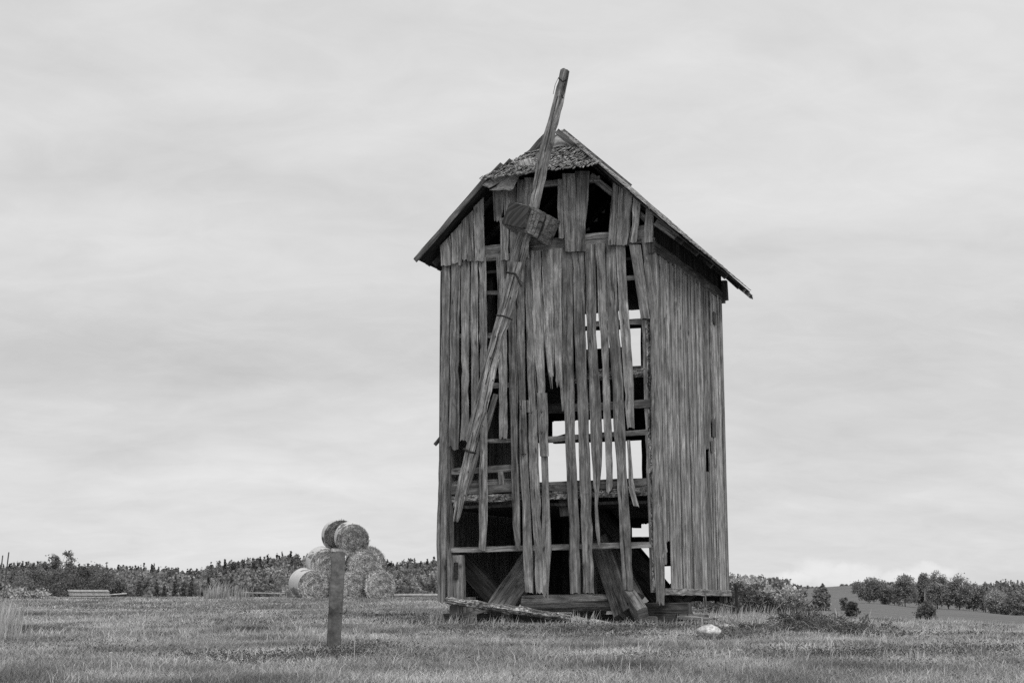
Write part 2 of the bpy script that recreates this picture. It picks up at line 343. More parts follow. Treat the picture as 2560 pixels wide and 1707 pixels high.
# ================================================================ the windmill
MA = math.radians(66.7); MC = (D0x := 28.9*(1652-1280)/3609, 28.9)
UL = (-math.sin(MA), math.cos(MA)); VL = (math.cos(MA), math.sin(MA))
MILL = empty('windmill', (MC[0], MC[1], 0), math.radians(-23.3), label='derelict wooden post mill of broken grey boards with one bare sail spar', cat='windmill')
def ray(px, py):
    x = (px-1280)/F; y = (853.5-py)/F
    return x, math.cos(TH)-y*math.sin(TH), math.sin(TH)+y*math.cos(TH)
def FR(px, py, o=0.0):
    """point of the plane o metres in front of the mill's front wall, in the mill's own axes (x right, y back, z up)"""
    r = ray(px, py); t = (MC[0]*VL[0]+MC[1]*VL[1]-o)/(r[0]*VL[0]+r[1]*VL[1])
    X_ = t*r[0]-MC[0]; Y_ = t*r[1]-MC[1]
    return Vector((-(X_*UL[0]+Y_*UL[1]), -o, CZ+t*r[2]))
def SR(px, py, o=0.0):
    """the same for the plane o metres outside the side wall"""
    r = ray(px, py); n = (-UL[0], -UL[1]); t = (MC[0]*n[0]+MC[1]*n[1]+o)/(r[0]*n[0]+r[1]*n[1])
    X_ = t*r[0]-MC[0]; Y_ = t*r[1]-MC[1]
    return Vector((o, X_*VL[0]+Y_*VL[1], CZ+t*r[2]))
WID, DEP = 4.97, 5.3
# --- front wall, lower tier
fw = MB()
def yf(x): return 668-(x-1102)*.115
FP = [
 ([(0, 1106, 1126), (1030, 1099, 1120), (1363, 1091, 1115), (1506, 1093, 1116)], .06),
 ([(0, 1127, 1150), (875, 1125, 1147), (1050, 1122, 1148), (1118, 1121, 1146)], .14),
 ([(0, 1152, 1174), (1030, 1153, 1173), (1101, 1150, 1173)], .05),
 ([(0, 1175, 1195), (1000, 1178, 1196), (1100, 1179, 1196)], .05),
 ([(0, 1196, 1215), (1000, 1200, 1218), (1100, 1198, 1218), (1200, 1197, 1218), (1300, 1196, 1219), (1374, 1196, 1215)], .06),
 ([(0, 1241, 1265), (900, 1246, 1267), (1095, 1246, 1269)], .09),
 ([(0, 1266, 1289), (834, 1270, 1291), (1012, 1274, 1295), (1107, 1276, 1296), (1209, 1278, 1297), (1310, 1281, 1300), (1350, 1286, 1300), (1373, 1289, 1299)], .05),
 ([(0, 1290, 1311), (910, 1293, 1312), (1000, 1296, 1314), (1160, 1300, 1321), (1260, 1306, 1327), (1378, 1307, 1330), (1481, 1313, 1332)], .03),
 ([(0, 1312, 1328), (834, 1315, 1334), (980, 1319, 1341), (1160, 1323, 1347), (1260, 1327, 1352), (1363, 1335, 1355), (1482, 1339, 1358)], .06),
 ([(0, 1328, 1353), (783, 1331, 1358), (875, 1335, 1361), (960, 1343, 1362), (985, 1343, 1362)], .06),
 ([(0, 1354, 1381), (783, 1358, 1384), (880, 1362, 1386), (930, 1369, 1387), (957, 1375, 1386)], .3),
 ([(0, 1381.5, 1403), (783, 1385, 1405), (900, 1387, 1406), (962, 1388, 1404)], .3),
 ([(0, 1403.5, 1430), (783, 1406, 1433), (860, 1407, 1433), (980, 1409, 1435), (1105, 1413, 1437), (1210, 1417, 1444), (1310, 1422, 1448), (1400, 1423, 1450), (1482, 1426, 1451)], .05),
 ([(0, 1431, 1460.5), (783, 1434, 1461), (860, 1437, 1464), (980, 1441, 1470), (1130, 1446, 1474), (1255, 1450, 1478), (1380, 1455, 1483), (1483, 1457, 1487)], .05),
 ([(0, 1461.5, 1487), (776, 1464, 1489), (864, 1468, 1492), (980, 1472, 1500), (1100, 1476, 1505), (1165, 1481, 1504), (1215, 1484, 1500), (1230, 1486, 1498), (1300, 1486, 1498), (1325, 1488, 1500), (1363, 1493, 1500)], .09),
 ([(0, 1488, 1511), (700, 1492, 1515), (776, 1496, 1517), (864, 1501, 1521), (920, 1505, 1522), (1010, 1507, 1526), (1070, 1509, 1529), (1130, 1514, 1531), (1215, 1515, 1533), (1228, 1516, 1528)], .12),
 ([(0, 1511.5, 1539), (776, 1517.5, 1545), (864, 1522, 1552), (960, 1530, 1558), (1060, 1533, 1562), (1105, 1537, 1564), (1165, 1541, 1566), (1225, 1543, 1571), (1290, 1546, 1575), (1380, 1550, 1578), (1474, 1557, 1583)], .04),
 ([(0, 1540, 1562), (776, 1547, 1571), (864, 1554, 1577), (960, 1559, 1583), (1040, 1563, 1585), (1072, 1567, 1586)], .1),
 ([(0, 1603, 1636), (780, 1624, 1642), (1000, 1628, 1647), (1200, 1630, 1651), (1380, 1633, 1656), (1507, 1640, 1660)], .12),
]
TH_ = (0, .028, 0)
for k, (rows, jag) in enumerate(FP):
    xm = (rows[0][1]+rows[0][2])/2; rows = [(yf(xm)-14, rows[0][1], rows[0][2])]+rows[1:]
    off = random.uniform(.0, .04)
    fw.board([(FR(a+(.2 if y < 800 else .8), y, off), FR(b-(.2 if y < 800 else .8), y, off+random.uniform(-.006, .006))) for (y, a, b) in rows], TH_, jag=jag, nc=8 if jag > .2 else 5, wob=.015, tint=(1.25 if k in (9, 10, 11) else .8 if k in (12, 13, 14) else None))
def fb(rows, off, jag=.05, tint=None, mb=fw, **k): mb.board([(FR(a, y, off), FR(b_, y, off)) for (y, a, b_) in rows], TH_, jag=jag, tint=tint, **k)
fb([(1000, 1297, 1314), (1070, 1298, 1315), (1134, 1300, 1315)], .055, .0)
fb([(1000, 1314, 1325), (1031, 1316, 1326)], .05, .02)
fb([(982, 1343, 1367), (1060, 1345, 1370), (1140, 1350, 1371)], .06, .0, 1.0)
fb([(1135, 1353, 1369), (1210, 1355, 1371), (1290, 1355, 1374), (1378, 1353, 1377), (1412, 1356, 1374), (1470, 1357, 1370), (1490, 1358, 1369)], .012, .15, 1.05)
fb([(935, 1399, 1406), (980, 1401, 1408), (1025, 1405, 1409)], .03, .1)
fb([(1100, 1567, 1574), (1200, 1571, 1582), (1225, 1574, 1588)], .05, .1, 1.0)     # splintered board
fb([(1215, 1570, 1582), (1265, 1584, 1597)], .09, .06, 1.2)
fb([(612, 1573, 1601), (797, 1602, 1624)], .055, .03, .95)                           # the leaning board
fb([(1240, 1651, 1656), (1360, 1655, 1664), (1380, 1656, 1668)], -.02, .15, 1.1)
fw.build('front_wall', W_FRONT, MILL)
# --- gable tier
gw = MB()
GP = [
 ([(606, 1100, 1126), (664, 1102, 1126)], .03), ([(580, 1127, 1146), (658, 1130, 1145)], .05), ([(566, 1146.5, 1153), (662, 1147, 1153)], .05),
 ([(553, 1153.5, 1165), (650, 1155, 1165)], .04), ([(538, 1165, 1183), (653, 1168, 1182)], .03), ([(510, 1184, 1209), (560, 1184, 1209), (620, 1187, 1211), (653, 1188, 1209)], .03),
 ([(478, 1233, 1260), (520, 1234, 1258), (556, 1236, 1250)], .12), ([(545, 1250, 1272), (650, 1252, 1273)], .05), ([(474, 1258, 1276), (560, 1260, 1276)], .05),
 ([(464, 1274, 1291), (560, 1275, 1291), (648, 1276, 1290)], .05), ([(450, 1292, 1313), (560, 1293, 1311), (640, 1296, 1310)], .04), ([(444, 1312, 1337), (530, 1312, 1334)], .1), ([(585, 1305, 1321), (644, 1307, 1322)], .03),
 ([(448, 1393, 1407), (520, 1394, 1408), (596, 1397, 1409)], .04), ([(434, 1406, 1438.5), (630, 1413, 1438)], .02), ([(428, 1439, 1473), (500, 1439, 1471), (560, 1438, 1463), (595, 1438, 1462), (628, 1438, 1466)], .02),
 ([(466, 1532, 1546), (540, 1526, 1542), (613, 1520, 1537)], .03), ([(476, 1547, 1563), (613, 1540, 1553)], .02), ([(488, 1563.5, 1581), (560, 1558, 1576), (613, 1553, 1567)], .03),
 ([(500, 1583, 1602), (560, 1579, 1597), (606, 1572, 1591)], .03), ([(523, 1615, 1634), (606, 1608, 1632)], .02)]
for rows, jag in GP:
    off = random.uniform(.07, .085)
    sl_ = (b0_ := rows[0][2]-rows[0][1])*(.5 if rows[0][1] < 1225 else -.38 if rows[0][1] > 1520 else 0)
    gw.board([(FR(a, y+(sl_-5 if (i_ == 0 and sl_) else 0), off), FR(b_, y-(sl_+5 if (i_ == 0 and sl_) else 0), off)) for i_, (y, a, b_) in enumerate(rows)], TH_, jag=jag, wob=.015, tint=random.uniform(.7, 1.35))
gw.build('gable_wall', W_FRONT, MILL)
# --- frame beams of the front
def fbeam(name, x0, y0, x1, y1, hh, o, th=.12, mat=W_BEAM, tint=1.0, up=(0, 0, 1), **k):
    b_ = MB(); b_.beam(FR(x0, y0, o), FR(x1, y1, o), th, hh, up=up, tint=tint, **k); return b_.build(name, mat, MILL)
fbeam('tie_beam', 1106, 648, 1632, 588, .34, -.10, .14, mat=W_FRONT, tint=.85)
fbeam('floor_beam', 1116, 1226, 1648, 1206, .20, -.12, .16, mat=W_BEAM, tint=.7)
fbeam('rotten_sill_beam', 1118, 1249, 1646, 1228, .16, -.13, .16, mat=W_ROT, wob=.010, step=.3)
fbeam('rail', 1119, 1375, 1640, 1361, .115, -.075, .08, mat=W_FRONT, wob=.008)
fbeam('rail', 1180, 1104, 1282, 1101, .08, -.08, .08); fbeam('rail', 1368, 1099, 1640, 1078, .11, -.08, .08, mat=W_FRONT, tint=.8)
fbeam('rail', 1128, 1178, 1280, 1170, .15, -.09, .08, mat=W_FRONT, tint=.8); fbeam('rail', 1128, 1212, 1280, 1205, .14, -.12, .08, mat=W_FRONT, tint=.75)
fbeam('rail', 1207, 732, 1262, 732, .08, -.05, .06); fbeam('rail', 1130, 841, 1262, 838, .09, -.05, .06)
fbeam('rail', 1205, 966, 1300, 962, .11, -.05, .08, tint=.6); fbeam('rail', 1546, 698, 1590, 694, .1, -.05, .06)
fbeam('rail', 1470, 812, 1636, 803, .11, -.09, .1, tint=.9); fbeam('rail', 1420, 946, 1640, 925, .24, -.11, .12, mat=W_ROT, tint=.7)
fbeam('rail', 1420, 1020, 1640, 1008, .16, -.06, .1, tint=.5); fbeam('rail', 1345, 1022, 1420, 1020, .2, -.35, .1, mat=W_DARK)
fbeam('rail', 1540, 590, 1632, 578, .3, -.03, .06, mat=W_FRONT, tint=.8)
fbeam('gable_header', 1345, 462, 1500, 448, .13, -.02, .08)
fbeam('corner_post', 1120, 660, 1124, 1500, .16, -.10, .16, up=(1, 0, 0), tint=.8); fbeam('corner_post', 1624, 610, 1646, 1480, .2, -.12, .18, up=(1, 0, 0), mat=W_ROT, tint=.9)
fbeam('stud', 1614, 800, 1636, 1480, .14, -.09, .10, up=(1, 0, 0), mat=W_FRONT, tint=.9)
fbeam('stud', 1228, 650, 1232, 1240, .13, -.5, .12, up=(1, 0, 0), mat=W_DARK)
fbeam('stud', 1253, 1178, 1254, 1212, .12, -.08, .08, up=(1, 0, 0), mat=W_FRONT, tint=.7)
fbeam('brace', 1241, 985, 1158, 1250, .11, -.05, .06, up=(1, 0, 0), mat=W_FRONT, tint=.75)
fbeam('rafter', 1104, 590, 1208, 476, .13, -.02, .1, up=(0, 0, 1), tint=.5); fbeam('rafter', 1478, 440, 1636, 566, .13, -.02, .08, tint=.8)
fbeam('rafter', 1640, 556, 1690, 592, .13, .18, .08, tint=1.1)
fbeam('mill_post', 1140, 1388, 1142, 1496, .33, -.02, .25, up=(1, 0, 0), mat=W_TREST, tint=1.5, jag=.03)
b_ = MB(); b_.beam(FR(1140, 1405, .135), FR(1139, 1448, .135), .012, .09, up=(1, 0, 0)); b_.build('mortise_shade', IRON, MILL)  # thin dark plate stands in for the shade inside the slot
# --- floors (undersides coloured dark for the shade indoors)
def floor(name, z, inset=.12, x0=-WID+.1, x1=-.1, y0=.12, y1=DEP-.1, th=.06):
    b_ = MB(); n = 22
    for k in range(n):
        a = x0+(x1-x0)*k/n; c = x0+(x1-x0)*(k+1)/n-.001
        b_.board([((a, y0, z+random.uniform(0, .004)), (c, y0, z)), ((a, y1, z), (c, y1, z))], (0, 0, th), nc=1, wob=.001, step=1.5)
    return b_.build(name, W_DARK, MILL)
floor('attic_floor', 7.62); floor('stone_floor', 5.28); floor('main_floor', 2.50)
# --- side wall
sw = MB(); s = .005; k = 0
ztop = 7.75
while s < DEP-.05:
    w = random.choice([.07, .09, .13, .16, .2, .22]); e = min(s+w, DEP)
    off = (.0 if k % 2 else .016)+random.uniform(-.006, .006)
    lean = random.uniform(-.015, .015)
    zb = .70+random.uniform(-.03, .05)
    if .42 < s < .60: zb = 1.75
    if .2 < s <= .42: zb = 1.3
    if s <= .2: zb = .80
    ov = random.choice([.012, .012, -.006])
    if 4.02 < s < 4.16: e -= .015
    holes = [(zb, ztop)]
    if 3.55 < (s+e)/2 < 3.9: holes = [(zb, 3.42), (3.95, ztop)]
    for lo, hi in holes:
        if lo == zb: rows_z = [hi, zb]
        sw.board([((off, s-ov, hi), (off, e+ov, hi)), ((off, s-ov+lean*.5, (hi+lo)/2), (off, e+ov+lean*.5, (hi+lo)/2)), ((off, s-ov+lean, lo), (off, e+ov+lean-(.03 if 4.0 < s < 4.2 else 0), lo))], (-.024, 0, 0), jag=.06, nc=3, wob=.008, step=.3, tint=random.uniform(.6, 1.35))
    s = e; k += 1
# thin cover battens and patches
for q in range(9):
    a = random.uniform(.5, 5.0); t0 = random.uniform(3, 7.5); sw.board([((.045, a, t0), (.045, a+.05, t0)), ((.045, a+.03, .75), (.045, a+.075, .75))], (-.015, 0, 0), nc=1, wob=.004, tint=random.uniform(.9, 1.4))
sw.build('side_wall', W_SIDE, MILL)
n_ = 26
for xx, zt_ in ((-.03, 8.52), (-WID+.03, 8.38)):
    fz = MB()
    for q in range(n_):
        a = DEP*q/n_; c = DEP*(q+1)/n_; fz.board([((xx, a-.005, zt_), (xx, c+.005, zt_)), ((xx, a-.005, 7.6), (xx, c+.005, 7.6))], (-.02 if xx > -1 else .02, 0, 0), nc=1, wob=.001, step=1)
    fz.build('eaves_boarding', W_DARK, MILL)  # upper wall boards coloured dark for the shade under the eaves
for (x0, y0, x1, y1) in [(1784, 778, 1792, 812), (1781, 1045, 1790, 1090), (1778, 1100, 1784, 1130)]:
    pb = MB(); a = SR(x0, y0, .05); c = SR(x1, y1, .05)
    pb.board([((.052, a.y, a.z), (.052, c.y, a.z)), ((.052, a.y, c.z), (.052, c.y, c.z))], (-.012, 0, 0), nc=2, wob=.01, jag=.08, tint=.6); pb.build('patch_board', W_BEAM, MILL)
b_ = MB(); a = SR(1662, 1484, .02); c = SR(1820, 1483, .02); b_.beam((.0, a.y, .735), (.0, DEP+.05, .72), .10, .13, tint=1.0); b_.build('side_sill', W_FRONT, MILL)
b_ = MB(); b_.beam((-.06, -.05, 7.82), (-.06, DEP+.35, 7.82), .16, .26, tint=.8); b_.build('side_plate', W_TREST, MILL)
b_ = MB(); b_.beam((.03, DEP+.10, 8.2), (.03, DEP+.10, 7.72), .14, .2, up=(1, 0, 0), tint=.8); b_.build('corner_bracket', W_TREST, MILL)
b_ = MB(); b_.beam((-.1, DEP-.12, .72), (-.1, DEP-.12, .5), .16, .16, up=(1, 0, 0)); b_.build('post_stub', W_TREST, MILL)
b_ = MB(); b_.beam((.03, 3.05, .80), (.03, 3.1, .42), .07, .05, up=(1, 0, 0), w1=.04); b_.build('hanging_splinter', W_FRONT, MILL)
# --- left wall
lw = MB(); s = 0.0
while s < DEP-.05:
    w = random.uniform(.15, .24); e = min(s+w, DEP); zb = (.7 if s < 1 else .42)+random.uniform(-.05, .1)
    lw.board([((-WID, s-.01, 7.75), (-WID, e+.012, 7.75)), ((-WID, s-.01, zb), (-WID, e+.012, zb))], (.025, 0, 0), jag=.08, nc=2, wob=.004, step=.5, tint=random.uniform(.8, 1.2)); s = e
lw.build('left_wall', W_TREST, MILL)
b_ = MB(); b_.beam((-WID+.05, .6, 4.72), (-WID-.22, .6, 4.70), .12, .1); b_.build('protruding_rail', W_FRONT, MILL)
b_ = MB(); b_.beam((-WID+.02, .3, 4.2), (-WID-.25, .3, 3.92), .05, .06); b_.build('protruding_rail', W_FRONT, MILL)
# --- rear wall with its openings
rw = MB(); RZ_ = 10.92
def hole(x0, y0, x1, y1): a = FR(x0, y0, -DEP); c = FR(x1, y1, -DEP); return (a.x, c.x, c.z, a.z)
HL = [hole(1452, 740, 1610, 863), hole(1560, 760, 1608, 940), hole(1380, 1054, 1548, 1084), hole(1345, 1107, 1606, 1204), hole(1500, 1107, 1606, 1186),
      hole(1602, 1309, 1628, 1341), hole(1579, 1319, 1604, 1341), hole(1353, 1296, 1375, 1298), hole(1560, 1366, 1700, 1560),
      hole(1173, 1393, 1180, 1425), hole(1244, 1425, 1250, 1462), hole(1284, 1388, 1289, 1430), hole(1783, 1366, 1789, 1485)]
xs = -WID; planks = []
while xs < -.02: e = min(xs+random.uniform(.17, .23), 0); planks.append((xs, e)); xs = e
cuts = sorted({h[0] for h in HL}|{h[1] for h in HL}); pl2 = []
for a, c in planks:
    pts = [a]+[q for q in cuts if a < q < c]+[c]; pl2 += [(pts[i], pts[i+1]) for i in range(len(pts)-1) if pts[i+1]-pts[i] > 1e-4]
for a, c in pl2:
    m_ = (a+c)/2; iv = [(.72, 10.0 if abs(m_+2.4) < .6 else 8.0+(2.4-abs(m_+2.4)))]
    iv = [(.5, RZ_-abs(m_+2.4)*.98-.06)]
    for (hx0, hx1, z0, z1) in HL:
        if hx0-.001 <= m_ <= hx1+.001:
            n_ = []
            for (lo, hi) in iv:
                if z1 <= lo or z0 >= hi: n_.append((lo, hi)); continue
                if z0 > lo: n_.append((lo, z0))
                if z1 < hi: n_.append((z1, hi))
            iv = n_
    for lo, hi in iv:
        if hi-lo < .02: continue
        jj = random.uniform(0, .01)
        rw.board([((a-.004, DEP+jj, hi), (c+.004, DEP+jj, hi)), ((a-.004, DEP+jj, lo), (c+.004, DEP+jj, lo))], (0, .025, 0), nc=1, wob=.001, step=1.0, jag=.03 if lo > .8 else .1)
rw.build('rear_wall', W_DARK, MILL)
def rb(x0, y0, x1, y1, hh, th=.12, name='rear_rail', o=-DEP+.12, up=(0, 0, 1)):
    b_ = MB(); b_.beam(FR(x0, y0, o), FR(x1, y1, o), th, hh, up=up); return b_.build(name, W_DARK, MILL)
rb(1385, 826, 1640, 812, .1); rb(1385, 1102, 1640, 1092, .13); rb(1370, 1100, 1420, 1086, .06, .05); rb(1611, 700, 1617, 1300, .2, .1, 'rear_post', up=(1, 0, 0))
# main post, hanging block and stair inside, the stair coloured dark for shade
b_ = MB(); b_.beam((-2.5, 2.65, .25), (-2.5, 2.65, 2.5), .62, .62, up=(1, 0, 0)); b_.build('main_post', W_TREST, MILL)
fbeam('hanging_block', 1412, 1250, 1416, 1290, .22, -.35, .2, up=(1, 0, 0), mat=W_BEAM, tint=.5)
b_ = MB(); b_.beam((-.35, 1.2, 2.45), (-.9, 3.2, 1.4), .5, .2); b_.build('stair', W_DARK, MILL)
# --- roof
RS, RZ, EZ = -2.4, 10.92, 7.97; EOR, EOL = .62, -5.43; OF, OB = -.30, DEP+.4
HF = 1.0; HZ = 9.76                                    # hip starts / its foot
def shingles(mb, P, down, across, L, Wd, expo, clip, sh_w=(.08, .14), lift=.012, drop=0.0, ragged=.02, wob=.02, th=.012, tn=1.0):
    """P = top-left corner; courses from the eave up"""
    P, down, across = Vector(P), Vector(down).normalized(), Vector(across).normalized(); nrm = across.cross(down).normalized()
    if nrm.z < 0: nrm = -nrm
    nc_ = int(L/expo)+1
    for r in range(nc_):
        d1 = L-r*expo; x = random.uniform(-.05, 0)
        while x < Wd:
            w = random.uniform(*sh_w)
            if random.random() > drop:
                dd = d1+random.uniform(-ragged, ragged); d0 = max(dd-expo*1.9, 0)
                c = P+down*(dd-expo*.5)+across*(x+w/2)
                if clip(c) and dd > .03:
                    l = lift+random.uniform(0, lift); tw = random.uniform(-wob, wob)
                    a = P+down*d0+across*x+nrm*.004; b2 = P+down*d0+across*(x+w-.006)+nrm*.004
                    e = P+down*dd+across*(x+tw)+nrm*(l+th); f = P+down*(dd+random.uniform(-.01, .01))+across*(x+w-.006+tw)+nrm*(l+th*random.uniform(.7, 1.8))
                    V = [a, b2, f, e, a-nrm*.003, b2-nrm*.003, f-nrm*th, e-nrm*th]; u0, v0 = random.random()*20, random.random()*20
                    Q = [(u0, v0), (u0+w, v0), (u0+w, v0+.3), (u0, v0+.3)]*2
                    Fc = [[0, 3, 2, 1], [3, 7, 6, 2], [0, 4, 7, 3], [1, 2, 6, 5], [4, 5, 6, 7]]
                    mb.add(V, Fc, [[Q[i] for i in f_] for f_ in Fc], random.uniform(.5, 1.35)*tn)
            x += w
def slab(name, pts, th, mat, parent=MILL, tint=1.0):
    mb = MB(); pts = [Vector(p) for p in pts]; n = (pts[1]-pts[0]).cross(pts[2]-pts[0]).normalized()
    if n.z < 0: n = -n
    V = pts+[p-n*th for p in pts]; k = len(pts); ax = (pts[1]-pts[0]).normalized(); ay = n.cross(ax)
    UVs = [((p-pts[0]).dot(ax), (p-pts[0]).dot(ay)) for p in V]
    Fc = [list(range(k)), list(range(k, 2*k))[::-1]]+[[i, i+k, (i+1) % k+k, (i+1) % k] for i in range(k)]
    mb.add(V, Fc, [[UVs[i] for i in f] for f in Fc], tint); return mb.build(name, mat, parent)
ROOF = slab('roof', [(RS, HF, RZ-.03), (RS, OB, RZ-.03), (EOR, OB, EZ-.03), (EOR, OF, EZ-.03), (-1.2, OF, HZ-.03)], .03, W_DARK)
slab('roof_boarding', [(RS, HF, RZ-.035), (RS, OB, RZ-.035), (EOL, OB, EZ+.045), (EOL, OF, EZ+.045), (-3.62, OF, HZ-.03)], .03, W_DARK, ROOF)
rs = MB()
Lr = math.hypot(EOR-RS, RZ-EZ); dr = Vector((EOR-RS, 0, EZ-RZ)).normalized()
def clipR(c): 
    if c.y < OF-.02 or c.y > OB+.05: return False
    if c.z > HZ and c.y < OF+(HF-OF)*(c.z-HZ)/(RZ-HZ): return False
    return True
shingles(rs, (RS, OF, RZ), dr, (0, 1, 0), Lr+.04, OB-OF, .17, clipR, (.10, .2), .008, .03, .045, .006)
Ll = math.hypot(EOL-RS, RZ-EZ-.07); dl = Vector((EOL-RS, 0, EZ+.07-RZ)).normalized()
shingles(rs, (RS, OF, RZ), dl, (0, 1, 0), Ll+.04, OB-OF, .17, clipR, (.10, .2), .008, .02, .02, .006)
rs.build('roof_shingles', SHING, ROOF)
hs = MB(); dh = Vector((0, OF-HF, HZ-RZ)); Lh = dh.length
def clipH(c):
    t = (RZ-c.z)/(RZ-HZ); return abs(c.x-RS) < 1.2*t+.04
shingles(hs, (-3.8, HF, RZ), dh, (1, 0, 0), Lh+.30, 2.8, .10, clipH, (.022, .05), .014, .10, .07, .02, .02, .8)
HIPS = hs.build('hip_shingles', SHING, ROOF)
slab('hip_boarding', [(RS, HF, RZ-.05), (-3.62, OF, HZ-.05), (-1.2, OF, HZ-.05)], .03, W_DARK, ROOF)
# felt sheets over the ridge and hip, curled board patch on the left
def sheet(name, pts, mat, n=6, amp=.02, th=.015, tint=1.0, lift=.05):
    """bilinear sheet with gentle buckles; pts = 4 corners"""
    a, b2, c, d = [Vector(p) for p in pts]; mb = MB(); V = []; nn = (b2-a).cross(d-a).normalized()
    if nn.z < 0: nn = -nn
    for i in range(n+1):
        for j in range(n+1):
            u, v = i/n, j/n; p = a.lerp(b2, u).lerp(d.lerp(c, u), v)+nn*(lift+amp*math.sin(u*7+v*3+len(name))+random.uniform(-amp, amp)*.5); V.append(p)
    m2 = len(V); V += [p-nn*th for p in V]; Fc = []; UVs = [((i//(n+1))*.12, (i % (n+1))*.12) for i in range(m2)]*2
    for i in range(n):
        for j in range(n):
            p = i*(n+1)+j; Fc.append([p, p+n+1, p+n+2, p+1]); q_ = p+m2; Fc.append([q_, q_+1, q_+n+2, q_+n+1])
    for k in range(n):
        for (p, q_) in ((k, k+1), (n*(n+1)+k, n*(n+1)+k+1), (k*(n+1), (k+1)*(n+1)), (k*(n+1)+n, (k+1)*(n+1)+n)): Fc.append([p, q_, q_+m2, p+m2])
    mb.add(V, Fc, [[UVs[i] for i in f] for f in Fc], tint); return mb.build(name, mat, ROOF)
ap = Vector((RS, HF, RZ))
def onR(x, y): return Vector((x, y, RZ-(x-RS)*(RZ-EZ)/(EOR-RS)))
def onL(x, y): return Vector((x, y, RZ-(RS-x)*(RZ-EZ)/(RS-EOL)))
def onH(x, y): return Vector((x, y, RZ-(HF-y)*(RZ-HZ)/(HF-OF)))
sheet('felt_sheet', [onH(RS-.12, .97), onH(RS+.08, .95), onH(-1.78, .38), onH(-2.35, .36)], FELT, lift=.055, amp=.015)
sheet('felt_sheet', [onH(RS-.1, .95), onH(-2.2, .40), onH(-3.05, .28), onH(-2.85, .55)], FELT, lift=.05, amp=.015)
for (f0, f1, lf, tn) in ((-.06, 1.05, .028, .95), (1.0, 2.0, .02, .8)):
    sheet('felt_strip', [onR(RS+f0, .95 if f0 < 0 else .1), onR(RS+f1, .05 if f0 < 0 else -.2), onR(RS+f1, OB), onR(RS+f0, OB)], FELT, lift=lf, amp=.006, n=10, tint=tn)
sheet('felt_strip', [onL(RS+.06, .9), onL(RS-.5, .5), onL(RS-.5, OB), onL(RS+.06, OB)], FELT, lift=.028, amp=.006, n=10)
sheet('roof_patch', [FR(1288, 411, .1), FR(1206, 463, .36), FR(1224, 472, .45), FR(1296, 428, .3)], SHING, amp=.012, lift=.02, n=4)
sheet('roof_patch', [FR(1222, 474, .42), FR(1300, 428, .30), FR(1284, 474, .42), FR(1262, 476, .42)], FELT, amp=.03, lift=.0, n=5, tint=.35)
sheet('roof_patch', [FR(1345, 392, -.1), FR(1286, 416, .2), FR(1300, 446, .33), FR(1350, 420, .2)], SHING, amp=.03, lift=.05, n=5, tint=.9)
for (xa, ya, xb, yb) in [(-5.36, .0, -3.75, 1.5)]: pass
# barge boards and rafter tails
b_ = MB(); a = Vector((EOL-.02, OF-.02, EZ-.0)); c = Vector((-3.7, OF-.02, HZ-.08)); b_.beam(a, c, .03, .11, tint=.6); b_.build('barge_board', W_FRONT, ROOF)
for k, yy in enumerate([.35, 1.5, 2.7, 3.9, 5.1]):
    for sgn in (1, -1):
        b_ = MB(); x1 = EOR-.12 if sgn > 0 else EOL+.12
        b_.beam((x1, yy, EZ-.02 if sgn > 0 else EZ+.05), (RS+sgn*.1, yy, RZ-.17), .1, .12, tint=.8); b_.build('rafter', W_BEAM if k in (2, 3) else W_TREST, ROOF)
for yy, q_ in ((OB-.12, .0), (OB-.45, .1)):
    b_ = MB(); b_.beam((.0, yy, EZ+.45), (EOR+.02-q_, yy, EZ-.15+q_), .05, .08, jag=.12); b_.build('broken_batten', W_BEAM, ROOF)
# --- windshaft head and the sail spar
sh = MB(); tip = [FR(1274, 504, 1.70), FR(1325, 515, 1.70), FR(1309, 571, 1.70), FR(1253, 559, 1.70)]
root = [FR(1337, 541, .10), FR(1396, 557, .10), FR(1372, 612, .10), FR(1316, 596, .10)]
V = []; nr_ = 10
for i in range(nr_+1):
    t = i/nr_
    for k in range(4):
        for e in range(3):
            a = tip[k].lerp(root[k], t); c = tip[(k+1) % 4].lerp(root[(k+1) % 4], t); p = a.lerp(c, [.06, .5, .94][e]); V.append(p+Vector([random.uniform(-.008, .008) for _ in range(3)]))
Fc = []; FU = []
for i in range(nr_):
    for k in range(12):
        a = i*12+k; c = i*12+(k+1) % 12; Fc.append([a, a+12, c+12, c]); FU.append([(k*.15, i*.17), (k*.15, i*.17+.17), (k*.15+.15, i*.17+.17), (k*.15+.15, i*.17)])
Fc.append(list(range(12))); FU.append([(random.random()*.3, random.random()*.3) for _ in range(12)])
sh.add(V, Fc, FU, 1.0); SHAFT = sh.build('windshaft', wood_mat('oiled_oak', .075, light=.15), MILL)
def ring(t0, t1, g_, name, mat):
    mb = MB(); V = []
    for t in (t0, t1):
        q4 = [tip[k].lerp(root[k], t) for k in range(4)]; c = sum(q4, Vector())/4; V += [c+(p-c)*g_ for p in q4]
    Fc = [[0, 4, 5, 1], [1, 5, 6, 2], [2, 6, 7, 3], [3, 7, 4, 0], [0, 1, 2, 3], [4, 7, 6, 5]]
    u0 = random.random()*9; mb.add(V, Fc, [[(u0+(i % 4)*.4, (i//4)*.08) for i in f] for f in Fc], random.uniform(.8, 1.5) if mat is W_BEAM else .8); return mb.build(name, mat, SHAFT)
